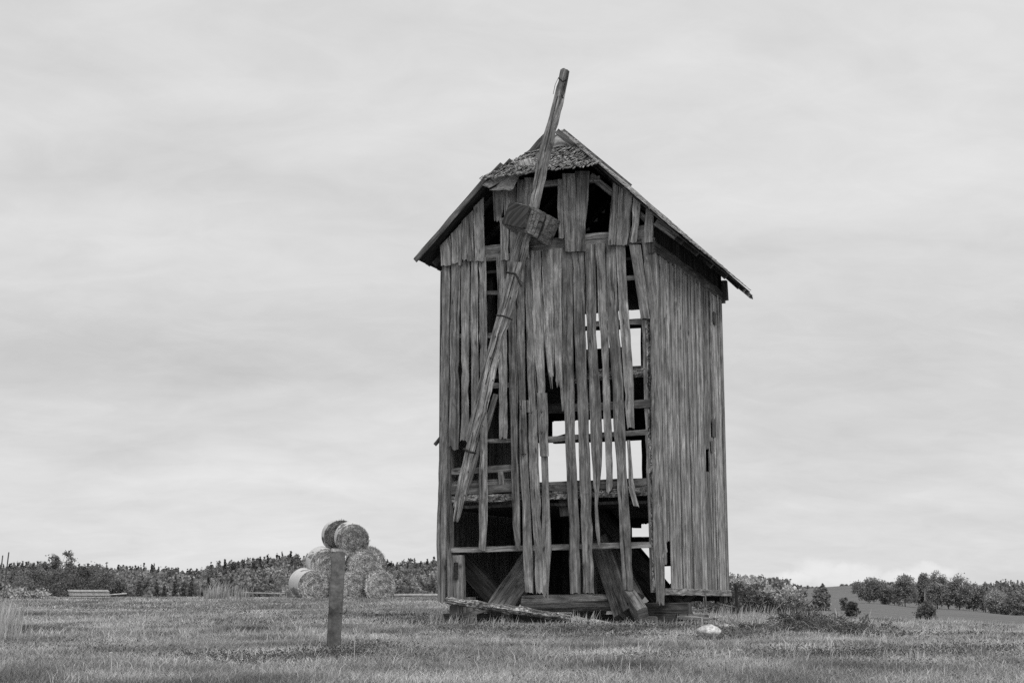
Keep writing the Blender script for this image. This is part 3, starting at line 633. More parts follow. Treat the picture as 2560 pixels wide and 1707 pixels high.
for t0, dt, gg, mt in [(.08, .05, 1.08, W_BEAM), (.17, .05, 1.10, W_BEAM), (.27, .08, 1.10, W_BEAM), (.40, .09, 1.13, W_BEAM), (.52, .03, 1.04, IRON), (.60, .05, 1.14, W_BEAM), (.68, .05, 1.14, W_BEAM), (.77, .05, 1.16, W_BEAM), (.86, .05, 1.16, W_BEAM), (.94, .05, 1.15, W_BEAM)]:
    ring(t0, t0+dt, gg, 'shaft_band', mt)
mb = MB(); a = tip[1].lerp(root[1], .62); c = tip[2].lerp(root[2], .62); m1 = a.lerp(c, .35); m2 = a.lerp(c, .65); mb.beam(m1+Vector((.0, 0, 0)), m2, .16, .05, up=(1, 0, 0)); mb.build('mortise_shade', IRON, SHAFT)  # dark block drawn for the shaded hole in the shaft
SP = MB(); so = 1.15
spar = [(173, 1401, 1419), (203, 1395, 1414), (245, 1384, 1406), (290, 1373, 1394), (357, 1353, 1379), (396, 1343, 1368), (431, 1338, 1361), (515, 1321, 1343), (589, 1293, 1322), (648, 1277, 1311), (678, 1272, 1305), (700, 1272, 1303)]
def oo(y): return so*(1-max(0, (y-650))/1300)
SP.board([(FR(a, y, oo(y)), FR(c, y, oo(y))) for (y, a, c) in spar], (0, .12, 0), nc=4, wob=.016, jag=.12, jagtop=.06, step=.12, tint=.85)
SPAR = SP.build('sail_spar', W_SAIL, MILL)
SP = MB(); low = [(655, 1284, 1302), (681, 1277, 1299), (773, 1256, 1280), (821, 1242, 1264), (911, 1215, 1241), (960, 1205, 1230), (1028, 1190, 1212), (1069, 1178, 1197), (1123, 1163, 1183), (1158, 1156, 1174), (1210, 1144, 1166), (1262, 1135, 1154), (1280, 1132, 1150)]
SP.board([(FR(a, y, oo(y)+.06), FR(c, y, oo(y)+.06)) for (y, a, c) in low], (0, .09, 0), nc=7, wob=.018, jag=.5, step=.12, tint=1.15)
SP.build('sail_spar', W_SAIL, MILL)
for (x, y) in [(1228, 838), (1215, 892), (1222, 948), (1208, 1002), (1196, 1062), (1160, 1176), (1152, 1236), (1266, 742), (1182, 1092), (1300, 620)]:
    hb_ = MB(); o_ = oo(y)+.064; hb_.beam(FR(x+10, y, o_), FR(x+11, y+5, o_), .035, .012, n=6, wob=.002, step=.1); hb_.build('peg_hole_shade', IRON, MILL)  # small dark dots stand in for shade inside the bolt holes
for (ya, xa, yb, xb) in [(690, 1286, 770, 1262), (840, 1246, 960, 1214), (1080, 1183, 1230, 1152), (240, 1394, 380, 1362), (420, 1352, 500, 1334), (600, 1306, 640, 1297)]:
    hb_ = MB(); q1 = oo(ya)+(.064 if ya > 650 else .004); q2 = oo(yb)+(.064 if ya > 650 else .004); hb_.beam(FR(xa, ya, q1), FR(xb, yb, q2), .018, .012, n=5, wob=.006, step=.1, w1=.006); hb_.build('split', IRON, MILL)  # dark slivers stand in for the shade inside cracks of the spar
SP = MB(); sl = [(660, 1270, 1283), (700, 1264, 1272), (790, 1241, 1250), (870, 1220, 1228), (1000, 1185, 1195), (1100, 1163, 1168)]
SP.board([(FR(a, y, oo(y)), FR(c+2, y, oo(y))) for (y, a, c) in sl], (0, .12, 0), nc=2, wob=.01, jag=.1, step=.15, tint=.8); SP.build('sail_lath', W_SAIL, MILL)
def wrap(pts, r, name='iron_strap'):
    mb = MB()
    for a, c in zip(pts[:-1], pts[1:]): mb.beam(a, c, r, r, n=6, wob=.002, step=.1)
    return mb.build(name, IRON, SPAR)
wrap([FR(1266, 681, 1.22), FR(1289, 685, 1.24), FR(1303, 716, 1.24)], .045); wrap([FR(1241, 788, 1.15), FR(1258, 790, 1.2), FR(1281, 799, 1.15)], .04)
wrap([FR(1159, 1122, .8), FR(1176, 1130, .85), FR(1191, 1132, .8)], .05); wrap([FR(1397, 196, 1.2), FR(1407, 205, 1.22), FR(1416, 200, 1.2)], .03, 'wire')
wrap([FR(1397, 193, 1.2), FR(1388, 212, 1.18), FR(1383, 236, 1.2)], .012, 'wire'); wrap([FR(1414, 203, 1.2), FR(1411, 230, 1.2), FR(1406, 246, 1.2)], .012, 'wire'); wrap([FR(1404, 238, 1.2), FR(1407, 246, 1.2)], .04, 'bolt')
wrap([FR(1377, 358, 1.2), FR(1378, 372, 1.2)], .02, 'bolt')
for (x, y) in [(1301, 1014), (1302, 1072), (1352, 1023), (1352, 1075), (1327, 1024)]:
    hk = MB(); hk.beam(FR(x, y, .085), FR(x+1, y+10, .10), .016, .016, n=6, wob=.001, step=.1); hk.beam(FR(x+1, y+10, .10), FR(x+4, y+4, .10), .014, .014, n=6, wob=.001, step=.1); hk.build('iron_hook', IRON, MILL)

# ================================================================ trestle under the mill and timbers lying by it
TR = empty('mill_trestle', (MC[0], MC[1], 0), math.radians(-23.3), label='heavy dark crossed timbers and log carrying the mill body off the ground', cat='trestle')
def tb(name, x0, y0, o0, x1, y1, o1, w, h, mat=W_TREST, up=(0, 1, 0), par=None, **k):
    b_ = MB(); b_.beam(FR(x0, y0, o0), FR(x1, y1, o1), w, h, up=up, **k); return b_.build(name, mat, par or TR)  # tints put the lit and shaded look of these timbers into colour
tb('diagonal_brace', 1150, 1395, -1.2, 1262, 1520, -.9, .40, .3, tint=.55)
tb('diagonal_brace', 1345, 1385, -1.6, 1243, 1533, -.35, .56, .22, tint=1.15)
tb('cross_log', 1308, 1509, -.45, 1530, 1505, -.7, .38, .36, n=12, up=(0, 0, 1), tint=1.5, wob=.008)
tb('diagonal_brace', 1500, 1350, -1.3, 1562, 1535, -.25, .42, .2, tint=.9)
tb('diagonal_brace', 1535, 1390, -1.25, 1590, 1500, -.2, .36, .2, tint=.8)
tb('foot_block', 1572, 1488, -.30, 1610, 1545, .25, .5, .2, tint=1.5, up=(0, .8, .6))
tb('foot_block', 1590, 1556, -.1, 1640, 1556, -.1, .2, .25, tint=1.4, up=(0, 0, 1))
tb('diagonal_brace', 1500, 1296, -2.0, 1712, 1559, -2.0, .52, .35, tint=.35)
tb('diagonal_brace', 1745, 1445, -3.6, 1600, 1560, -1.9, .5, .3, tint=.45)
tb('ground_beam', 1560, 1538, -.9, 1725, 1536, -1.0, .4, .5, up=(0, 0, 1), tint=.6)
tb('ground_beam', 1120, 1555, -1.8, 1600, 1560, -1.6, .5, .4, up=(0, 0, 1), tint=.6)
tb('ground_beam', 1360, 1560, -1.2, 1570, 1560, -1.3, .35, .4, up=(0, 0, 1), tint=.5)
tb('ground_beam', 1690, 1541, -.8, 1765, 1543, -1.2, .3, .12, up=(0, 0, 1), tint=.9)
tb('diagonal_brace', 1262, 1540, -.4, 1300, 1590, .1, .12, .1, tint=.6)
tb('support_block', 1141, 1512, -.15, 1140, 1585, -.15, .24, .22, up=(1, 0, 0), tint=1.0)
tb('support_block', 1170, 1492, -.5, 1171, 1560, -.5, .30, .25, up=(1, 0, 0), tint=1.8)
tb('prop_board', 1128, 1546, .05, 1250, 1515, -.2, .10, .09, up=(0, 0, 1), tint=.9)
tb('support_block', 1125, 1545, .0, 1126, 1600, .0, .20, .22, up=(1, 0, 0), tint=.6)
pole = empty('fallen_pole', (MC[0], MC[1], 0), math.radians(-23.3), label='long split weathered pole slanting from the mill corner down into the grass', cat='pole')
b_ = MB(); pts = [FR(1118, 1500, .25), FR(1230, 1516, .4), FR(1330, 1530, .55), FR(1440, 1548, .75), FR(1530, 1561, .9), FR(1600, 1569, 1.0)]; ws = [.21, .24, .23, .19, .14, .08]
for k in range(5): b_.beam(pts[k], pts[k+1], ws[k], ws[k]*.7, w1=ws[k+1], h1=ws[k+1]*.7, n=8, tint=1.35, wob=.012, step=.12)
b_.build('shaft', W_ROT, pole)

FB = 'broken boards lying in the grass round the trestle'
for (x0, y0, o0, x1, y1, o1, w, lb) in [(1700, 1541, -.1, 1775, 1546, .1, .20, 'short broken board lying flat right of the trestle foot'), (1395, 1577, .5, 1480, 1571, .3, .14, 'splintered board lying in front of the big log'),
        (1182, 1566, .1, 1262, 1556, -.2, .15, 'broken board lying under the fallen pole near the left mill corner'), (1628, 1572, .2, 1700, 1556, -.5, .13, 'narrow board leaning on the dark ground beams at the right mill corner')]:
    fbd = empty('fallen_board', (MC[0], MC[1], 0), math.radians(-23.3), label=lb, cat='board', group=FB)
    b_ = MB(); b_.beam(FR(x0, y0, o0), FR(x1, y1, o1), w, .035, up=(0, 0, 1), tint=random.uniform(.9, 1.4), jag=.15, wob=.008, step=.15); b_.build('board', W_FRONT, fbd)
# ================================================================ posts
def local_thing(name, label, cat, px, D, group=None, dz=0):
    p = at(px, D, dz); return empty(name, p, 0, label=label, cat=cat, group=group), p
cp, p0 = local_thing('concrete_post', 'stout leaning concrete post with a pale top standing alone in front of the hay bales', 'post', 835, 17)
zt = zat(1377, 17)-p0.z
b_ = MB(); b_.beam((0, 0, -.3), (.042, 0, zt), .154, .12, up=(0, 1, 0), n=4, wob=.003, step=.06, rnd=.2); b_.build('shaft', CONC, cp)
b_ = MB(); b_.beam((.040, 0, zt-.01), (.044, 0, zt+.028), .150, .12, up=(0, 1, 0), wob=.006, rnd=.15, step=.02); b_.build('cap', CONC_TOP, cp)
b_ = MB(); q_ = [(.10, -.05, zt-.72), (.14, -.06, zt-.75), (.16, -.06, zt-.70), (.165, -.05, zt-.66)]
q_ = [(.08, -.06, .44), (.13, -.08, .43), (.16, -.08, .46), (.165, -.08, .50)]
for a, c in zip(q_[:-1], q_[1:]): b_.beam(a, c, .008, .008, n=6, wob=.001, step=.05)
b_.build('wire_loop', IRON, cp)
fp, p0 = local_thing('fence_post', 'thin dark wooden post beside the right edge of the mill', 'post', 1840, 44)
h_ = zat(1459, 44)-p0.z; b_ = MB(); b_.beam((.03, 0, -.2), (0, 0, h_), .11, .10, up=(0, 1, 0), n=10, wob=.004, step=.1, w1=.085, h1=.08); b_.build('shaft', W_DARK, fp)
for k, (px, D, yt, lean, lb) in enumerate([(6, 40, 1379, .10, 'tall thin rod rising from dry grass at the left picture edge'), (-7, 40, 1387, .08, 'second thin rod just cut by the left picture edge')]):
    e_, p0 = local_thing('thin_pole', lb, 'pole', px, D, 'thin poles in the dry grass at the left')
    b_ = MB(); b_.beam((0, 0, 0), (lean, 0, zat(yt, D)-p0.z), .022, .022, up=(0, 1, 0), n=6, wob=.001, step=.3, w1=.038, h1=.038); b_.build('shaft', W_TREST, e_)

# ================================================================ hay bales
def straws(n, pos, nrm, ln, wd, seed, tang=None):
    r = np.random.default_rng(seed); d = r.normal(size=(n, 3))*(1 if tang is None else .55)+(0 if tang is None else tang); d -= nrm*(d*nrm).sum(1, keepdims=True)*.75; d /= np.linalg.norm(d, axis=1, keepdims=True)
    s = np.cross(d, nrm+r.normal(size=(n, 3))*.3); s /= np.linalg.norm(s, axis=1, keepdims=True)
    l = (ln*r.uniform(.5, 1.4, n))[:, None]; w = wd; a = pos-d*l/2; b2 = pos+d*l/2+nrm*l*.25
    return np.stack([a-s*w, a+s*w, b2+s*w*.4, b2-s*w*.4], 1).reshape(-1, 3)
def bale(px, py, D, r, L, yaw, label, net=True, seed=0, fuzz=1.0, darkf=1.0, tilt=0.1):
    """round bale, front face centred on the given direction"""
    rr = np.random.default_rng(seed); x = px2t(px)*D; z = zat(py, D)
    e_ = empty('hay_bale', (x, D, z), yaw, label=label, cat='hay bale', group='round hay bales heaped in a pyramid'); e_.rotation_euler = (tilt, 0, yaw)
    nA = 48; prof = [(0, .0), (.25, -.03), (.5, -.015), (.75, -.02), (.92, .0), (1, .07), (1.01, .3), (1.01, .6), (1, .93), (.92, 1), (.5, 1.0), (0, 1.0)]
    V = []; T = []
    for (a, t) in prof:
        for k in range(nA):
            th = 2*math.pi*k/nA; q_ = r*a*(1+.025*math.sin(3*th+seed)+rr.uniform(-.012, .012)*fuzz)
            sq = 1-.05*max(0, -math.sin(th)); V.append((q_*math.cos(th), t*L+rr.uniform(-.02, .02)*(a < 1), q_*math.sin(th)*sq))
    V = np.array(V); m_ = len(prof); Fq = []
    for i in range(m_-1):
        for k in range(nA): Fq.append([i*nA+k, i*nA+(k+1) % nA, (i+1)*nA+(k+1) % nA, (i+1)*nA+k])
    # straw fuzz on the face (and on the side of bales that lost their net)
    n = int(4200*fuzz); rad_ = r*np.sqrt(rr.random(n))*1.0; th = rr.random(n)*2*np.pi
    P = np.stack([rad_*np.cos(th), -.02+rr.random(n)*.02, rad_*np.sin(th)*.98], 1); Nn = np.tile([0, -1., 0], (n, 1))
    Tg = np.stack([-np.sin(th), 0*th, np.cos(th)], 1); S = [straws(n, P, Nn, .2, .009, seed+1, Tg)]; tt = [rr.uniform(.55, 1.5, n)*(1+.28*np.sin(rad_/r*26+th+seed)+.18*np.sin(rad_/r*11-th*2+seed*2))]
    n2 = int((300 if net else 3000)*fuzz); th = rr.random(n2)*2*np.pi; y = rr.random(n2)*L if not net else rr.random(n2)*.08
    Nn = np.stack([np.cos(th), 0*th, np.sin(th)], 1); P = Nn*r*1.0; P[:, 1] = y; S.append(straws(n2, P, Nn, .2 if not net else .12, .008, seed+2)); tt.append(rr.uniform(.4, 1.4, n2))
    S = np.concatenate(S); tt = np.concatenate(tt); nS = len(S)//4
    allv = np.concatenate([V, S]); fi = np.concatenate([np.array(Fq).ravel(), len(V)+np.arange(nS*4)]); lp = np.full(len(Fq)+nS, 4)
    tint = np.concatenate([np.full(len(Fq), .62), tt])*darkf
    mesh_np('straw_roll', allv, fi, lp, HAY, tint, e_, 'FACE')
    if net:
        V = []; 
        for t in np.linspace(.07, 1.01, 9):
            for k in range(nA):
                th = 2*math.pi*k/nA; q_ = r*1.03*(1+.006*math.sin(5*th+seed*2)+(-.012 if abs(t-.5) < .05 and seed % 2 else 0)); sq = 1-.05*max(0, -math.sin(th)); V.append((q_*math.cos(th), t*L, q_*math.sin(th)*sq))
        Fq = [[i*nA+k, i*nA+(k+1) % nA, (i+1)*nA+(k+1) % nA, (i+1)*nA+k] for i in range(8) for k in range(nA)]
        o = mesh_np('net_wrap', np.array(V), np.array(Fq).ravel(), np.full(len(Fq), 4), NET, None, e_, smooth=True)
    return e_
bale(783, 1464, 61.5, .63, 1.3, .50, 'net wrapped hay bale at the bottom left of the pyramid', seed=3)
bale(882, 1466, 61.7, .62, 1.3, .3, 'loose hay bale in the middle of the bottom row, half behind the concrete post', net=False, seed=4)
bale(950, 1467, 61.5, .62, 1.2, .2, 'hay bale at the bottom right of the pyramid', seed=5, net=False)
bale(815, 1411, 62.2, .66, 1.3, .33, 'pale netted hay bale on the left of the middle row', seed=6, darkf=.9, tilt=.12)
bale(910, 1412, 62.0, .68, 1.1, .2, 'shaggy hay bale without net on the right of the middle row', net=False, seed=8, fuzz=1.2)
bale(922, 1408, 63.3, .66, 1.1, .2, 'ragged hay bale behind the right of the middle row', net=False, seed=9, fuzz=1.2, darkf=.8)
bale(879, 1350, 61.8, .68, 1.1, .22, 'hay bale with white net at the front of the top', seed=7, darkf=.72, tilt=.17)
bale(849, 1341, 63.1, .71, 1.1, .25, 'dark hay bale at the back of the top, behind the netted one', seed=10, darkf=.4, tilt=.1)

# ================================================================ corrugated sheets, boards and logs on the crest
def corr(name, label, x, D, z, L, Wd, yaw, seed):
    rr = np.random.default_rng(seed); nx, ny = 6, 90; V = []; nn = ny+1
    for side in (0, 1):
        for i in range(nx+1):
            for j in range(ny+1): V.append((L*i/nx, Wd*j/ny, .024*math.sin(j/ny*2*math.pi*8)-side*.012))
    Fq = [[i*nn+j, (i+1)*nn+j, (i+1)*nn+j+1, i*nn+j+1] for i in range(nx) for j in range(ny)]; b0 = (nx+1)*nn
    Fq += [[b0+q for q in f[::-1]] for f in Fq]
    Fq += [[j, j+1, j+1+b0, j+b0] for j in range(ny)]+[[nx*nn+j+1, nx*nn+j, nx*nn+j+b0, nx*nn+j+1+b0] for j in range(ny)]
    Fq += [[(i+1)*nn, i*nn, i*nn+b0, (i+1)*nn+b0] for i in range(nx)]+[[i*nn+ny, (i+1)*nn+ny, (i+1)*nn+ny+b0, i*nn+ny+b0] for i in range(nx)]
    o = mesh_np(name, np.array(V), np.array(Fq).ravel(), np.full(len(Fq), 4), SHEET); o.location = (x, D, z); o.rotation_euler = (0, 0, yaw)
    return tag(o, label, 'roofing sheet', 'corrugated sheets stacked on the ground')
DS = 62.5; zb = gz(px2t(215)*DS, DS)
nsh = 6; z_top = zat(1475, DS)
for k in range(nsh):
    z = z_top-[.34, .29, .20, .15, .055, .0][k]
    lb = 'topmost pale corrugated sheet of the stack on the field edge' if k == nsh-1 else ('lowest corrugated sheet of the stack, lying on the grass' if k == 0 else 'corrugated sheet in the middle of the stack on the field edge')
    corr('corrugated_sheet', lb, px2t(176+random.uniform(-1, 1))*DS-.02*k, DS-.1, z, 1.70, 1.0, .30, k)
def lying(name, label, cat, px0, py0, px1, py1, D0, D1, w, h, mat, n=8, group=None):
    b_ = MB(); a = Vector((px2t(px0)*D0, D0, zat(py0, D0))); c = Vector((px2t(px1)*D1, D1, zat(py1, D1))); b_.beam(a, c, w, h, n=n, wob=.006, tint=1.0)
    return tag(b_.build(name, mat), label, cat, group)
lying('plank', 'thin pale plank sticking out beside the corrugated sheets', 'plank', 272, 1486, 316, 1483, 62, 62.3, .05, .05, SHEET)
lying('birch_log', 'pale birch log lying between the hay bales and the mill', 'log', 985, 1487.5, 1110, 1487, 63.5, 63.5, .13, .13, CONC_TOP)
lying('plank', 'long pale plank lying in the grass left of the hay bales', 'plank', 603, 1480.5, 712, 1483, 65.5, 65.0, .05, .05, CONC_TOP)
lying('stake', 'short stake standing at the end of the thin plank', 'stake', 316, 1476, 316, 1494, 62, 62, .05, .05, BRASH)

# ================================================================ stones
def stone(px, py_base, w_px, h_ratio, label, mat, seed, group=None, name='stone'):
    # distance from where the ground is seen at that height
    D = 12.0
    while D < 60 and 1495-(gz(px2t(px)*D, D)-CZ)*3672/D > py_base: D += .1
    rr = random.Random(seed); w = w_px*D/3613; import bmesh
    bm = bmesh.new(); bmesh.ops.create_icosphere(bm, subdivisions=3, radius=.5)
    k = [rr.uniform(0, 9) for _ in range(6)]
    for v in bm.verts:
        c = v.co.normalized(); f = 1+.10*math.sin(c.x*3+k[0])+.10*math.sin(c.y*4+k[1])+.08*math.sin(c.z*4+k[2])+.03*math.sin(c.x*11+k[3])*math.sin(c.y*9+k[4])+rr.uniform(-.012, .012)
        v.co = Vector((c.x*w*.5*f, c.y*w*.42*f, c.z*w*h_ratio*.5*f+ (.1*w*h_ratio)))
    me = bpy.data.meshes.new(name); bm.to_mesh(me); bm.free(); me.polygons.foreach_set('use_smooth', [True]*len(me.polygons)); me.materials.append(mat)
    o = bpy.data.objects.new(name, me); COL.objects.link(o); o.location = at(px, D, w*h_ratio*.28+.035); o.rotation_euler = (0, 0, rr.uniform(-.4, .4)); return tag(o, label, 'stone', group)
stone(1769, 1601, 60, .62, 'large smooth white stone in the grass in front of the mill', STONE, 1)
stone(1812, 1578, 46, .35, 'flat grey stone behind the large white stone', GSTONE, 2)
sg = 'small pale stones scattered in the right part of the meadow'
for i, (x, y, w, l) in enumerate([(1843, 1637, 17, 'small flat pale stone below and right of the large white one'), (2174, 1595, 16, 'small white stone at the right foot of the weed heap'), (2144, 1608, 11, 'small pale stone just below the weed heap'),
     (2478, 1600, 8, 'small white stone near the right picture edge'), (2497, 1617, 6, 'tiny white stone below the one near the right picture edge'), (1956, 1619, 7, 'tiny white stone left below the weed heap'),
     (2230, 1702, 7, 'tiny white stone at the bottom right of the meadow'), (1577, 1645, 8, 'tiny white stone in the grass below the trestle foot'), (2432, 1608, 8, 'small pale stone in the dark weed patch at the right')]):
    stone(x, y, w, .5, l, STONE if w < 12 else GSTONE, 20+i, sg)
stone(284, 1640, 8, .5, 'tiny white stone in the left foreground meadow', STONE, 40); 

# ================================================================ grass
def frustum_pts(n, d0, d1, rng, margin=1.22, p=1.0):
    d = np.sqrt(rng.random(n)*(d1*d1-d0*d0)+d0*d0); t = (rng.random(n)*2-1)*.354*margin; return t*d, d
def blades(x, y, h, w, tint, rng, lean=.6, bend=.6):
    n = len(x); z = Hgt(x, y)-.01; th = rng.random(n)*2*np.pi; lx = rng.normal(size=n)*lean*h+.10*h; ly = rng.normal(size=n)*lean*h
    fx, fy = np.cos(th)*w/2, np.sin(th)*w/2; b = rng.uniform(.4, 1, n)*bend
    B = np.stack([x, y, z], 1); Fv = np.stack([fx, fy, 0*x], 1)
    Mv = B+np.stack([lx*.4, ly*.4, h*.55], 1); T = B+np.stack([lx*(1+b*.5), ly*(1+b*.5), h*(1-.15*b)], 1)
    V = np.stack([B-Fv, B+Fv, Mv+Fv*.75, Mv-Fv*.75, T], 1).reshape(-1, 3)
    o = np.arange(n)[:, None]*5; fi = np.concatenate([np.concatenate([o+0, o+1, o+2, o+3], 1), np.concatenate([o+3, o+2, o+4], 1)], 1).ravel()
    lp = np.tile([4, 3], n); tt = np.repeat(tint, 5).reshape(-1, 5)*np.array([.7, .7, 1, 1, 1.1]); return V, fi, lp, tt.ravel()
def join(parts):
    V, Fi, Lp, T = [], [], [], []; b = 0
    for v, f, l, t in parts: V.append(v); Fi.append(f+b); Lp.append(l); T.append(t); b += len(v)
    return np.concatenate(V), np.concatenate(Fi), np.concatenate(Lp), np.concatenate(T)
WSX, WSY = [o.location.x for o in COL.objects if o.name == 'stone'][0], [o.location.y for o in COL.objects if o.name == 'stone'][0]-.08
GRASS = simple_mat('grass_blade', .38, .66, .5, use_tint=True, bump=0, trans=.3, rough=.7)
gr = np.random.default_rng(5); parts = []
def patch(x, y):
    a = vnoise(x, y, 3.2, 3)*.55+vnoise(x, y, 1.1, 4)*.45; b_ = vnoise(x*.8, y*1.0, .9, 5); return a, b_
cA, sA = math.cos(math.radians(-23.3)), math.sin(math.radians(-23.3))
def under_mill(x, y):
    X_ = x-MC[0]; Y_ = y-MC[1]; lx = X_*cA+Y_*sA; ly = -X_*sA+Y_*cA
    return (lx < .1) & (lx > -5.1) & (ly > .2) & (ly < 5.4)
for (d0, d1, n, hm, wd) in [(10.5, 15, 130000, .060, .0055), (15, 21, 150000, .060, .0075), (21, 30, 150000, .062, .0105), (30, 44, 130000, .07, .016), (44, 70, 130000, .08, .024)]:
    x, y = frustum_pts(n, d0, d1, gr); a, b_ = patch(x, y)
    keep = ~(under_mill(x, y) & (gr.random(n) < .75)) & (np.hypot(x-WSX, y-WSY) > .24); x, y, a, b_ = x[keep], y[keep], a[keep], b_[keep]; k = len(x)
    h = hm*(.45+1.1*a)*gr.uniform(.5, 1.5, k); tn = (.32+1.1*(1-a)+.7*(b_-.5)).clip(.25, 2)*gr.uniform(.35, 1.65, k)
    parts.append(blades(x, y, h, np.full(k, wd)*gr.uniform(.6, 1.4, k), tn, gr))
# taller, pale dry stems in tufts
nt = 3600; cx, cy = frustum_pts(nt, 10.8, 40, gr); a, b_ = patch(cx+40, cy+9); sel = (a > .5) | (cy < 15); cx, cy = cx[sel], cy[sel]
rep = gr.integers(3, 18, len(cx)); x = np.repeat(cx, rep)+gr.normal(size=rep.sum())*.09; y = np.repeat(cy, rep)+gr.normal(size=rep.sum())*.09
hb = np.repeat(gr.uniform(.09, .2, len(cx)), rep); parts.append(blades(x, y, hb*gr.uniform(.5, 1.2, len(x)), .0028+.00035*y, gr.uniform(.8, 1.6, len(x)), gr, .3, .9))
# tufts the photograph shows
for (px, D, n, hh, sp) in [(535, 61, 110, .85, .30), (552, 61, 80, .9, .25), (605, 62, 60, .7, .2), (6, 24, 150, .72, .18), (14, 27, 90, .7, .2), (-6, 20, 90, .5, .25), (1020, 40, 60, .5, .3), (1120, 30, 60, .35, .3), (1240, 27, 60, .3, .3), (1455, 28, 50, .38, .2),
                         (1655, 27.2, 60, .25, .5), (1500, 27.0, 60, .2, .6), (1850, 26, 120, .35, .5), (1890, 28, 120, .4, .6), (2400, 42, 200, .22, 1.2), (2330, 43, 140, .2, 1.0), (1960, 30, 140, .5, .7), (1900, 40, 200, .45, 1.2)]:
    c = px2t(px)*D; x = c+gr.normal(size=n)*sp; y = D+gr.normal(size=n)*sp; parts.append(blades(x, y, hh*gr.uniform(.35, 1.05, n), .004+.0004*D, gr.uniform(.6, 1.35, n), gr, .12, .5))
V, fi, lp, tt = join(parts); tag(mesh_np('meadow_grass', V, fi, lp, GRASS, tt), kind='stuff')
# single dry stalk in front of the concrete post
st, p0 = local_thing('dry_stalk', 'single pale upright grass stalk right of the concrete post', 'grass stalk', 889, 12.6)
b_ = MB(); b_.beam((0, 0, 0), (.0, 0, .22), .006, .006, n=6, w1=.004, h1=.004, wob=.0008, step=.05, tint=1); b_.beam((.0, 0, .22), (-.002, 0, zat(1579, 12.6)-p0.z), .010, .010, n=6, w1=.005, h1=.005, wob=.001, step=.04, tint=1); b_.build('stem', CONC_TOP, st)

# ---- low broad leaved weeds
def leaf_quads(P, size, rng, up=.5, aspect=.55):
    n = len(P); d = rng.normal(size=(n, 3)); d[:, 2] = d[:, 2]*.7+up*.3; d /= np.linalg.norm(d, axis=1, keepdims=True)
    s = np.cross(d, rng.normal(size=(n, 3))); s /= np.linalg.norm(s, axis=1, keepdims=True)+1e-6
    l = (size*rng.uniform(.55, 1.35, n))[:, None]; w = l*aspect
    return np.stack([P-d*l*.5, P+s*w*.5, P+d*l*.5, P-s*w*.5], 1).reshape(-1, 3)
WEED = simple_mat('weed_leaf', .1, .25, .9, use_tint=True, bump=0, trans=.2)
wr = np.random.default_rng(8); P = []; SZ = []; TT = []
def weed_patch(px, D, rad_, n, hh, size, tl=.5, thi=1.3):
    c = px2t(px)*D; x = c+wr.normal(size=n)*rad_; y = D+wr.normal(size=n)*rad_*.8; z = Hgt(x, y)+np.abs(wr.normal(size=n))*hh*.6; P.append(np.stack([x, y, z], 1)); SZ.append(np.full(n, size)); TT.append(wr.uniform(tl, thi, n))
def yD(px, py):
    D = 11.0
    while D < 60 and 1495-(gz(px2t(px)*D, D)-CZ)*3672/D > py: D += .1
    return D
for (px, py, rad_, n, hh) in [(1200, 1578, .35, 260, .14), (1300, 1580, .4, 260, .12), (1450, 1578, .4, 300, .14), (1560, 1582, .35, 300, .16), (1660, 1575, .4, 300, .14), (1740, 1570, .35, 260, .14), (1110, 1570, .35, 200, .1), (800, 1645, .25, 260, .10), (860, 1640, .22, 320, .13), (900, 1625, .3, 320, .10), (950, 1630, .3, 300, .10), (1020, 1645, .3, 220, .08), (640, 1650, .35, 260, .07), (530, 1640, .35, 240, .07), (350, 1630, .4, 200, .07), (150, 1620, .4, 160, .06),
     (730, 1640, .3, 220, .08), (1050, 1560, .6, 260, .09), (1000, 1540, .6, 220, .08), (620, 1560, .6, 200, .07), (1300, 1620, .4, 200, .07), (1420, 1650, .35, 160, .06), (1640, 1640, .35, 160, .06), (1150, 1660, .3, 150, .06),
     (2010, 1640, .35, 350, .10), (2170, 1640, .3, 320, .12), (2390, 1630, .45, 420, .10), (2450, 1625, .4, 350, .10), (1930, 1645, .3, 180, .08), (2260, 1665, .4, 200, .07), (1820, 1600, .35, 320, .14), (1860, 1590, .4, 380, .16), (1560, 1592, .4, 260, .08), (1180, 1592, .5, 260, .08), (1400, 1595, .6, 240, .07), (1700, 1580, .5, 220, .09), (2300, 1590, .6, 260, .10), (2500, 1590, .6, 260, .09)]:
    D = yD(px, py); weed_patch(px, D, rad_*.9, n*5, hh*.7, .008+.0011*D)
x, y = frustum_pts(70000, 11, 45, wr); a, b_ = patch(x+77, y+13); sel = a > .56; x, y = x[sel], y[sel]; P.append(np.stack([x, y, Hgt(x, y)+wr.uniform(.0, .07, len(x))], 1)); SZ.append(.010+.0009*y); TT.append(wr.uniform(.6, 1.6, len(x)))
P = np.concatenate(P); SZ = np.concatenate(SZ); TT = np.concatenate(TT); V = leaf_quads(P, SZ, wr, 1.0, .6)
tag(mesh_np('meadow_weeds', V, np.arange(len(V)), np.full(len(P), 4), WEED, TT, domain='FACE'), kind='stuff')

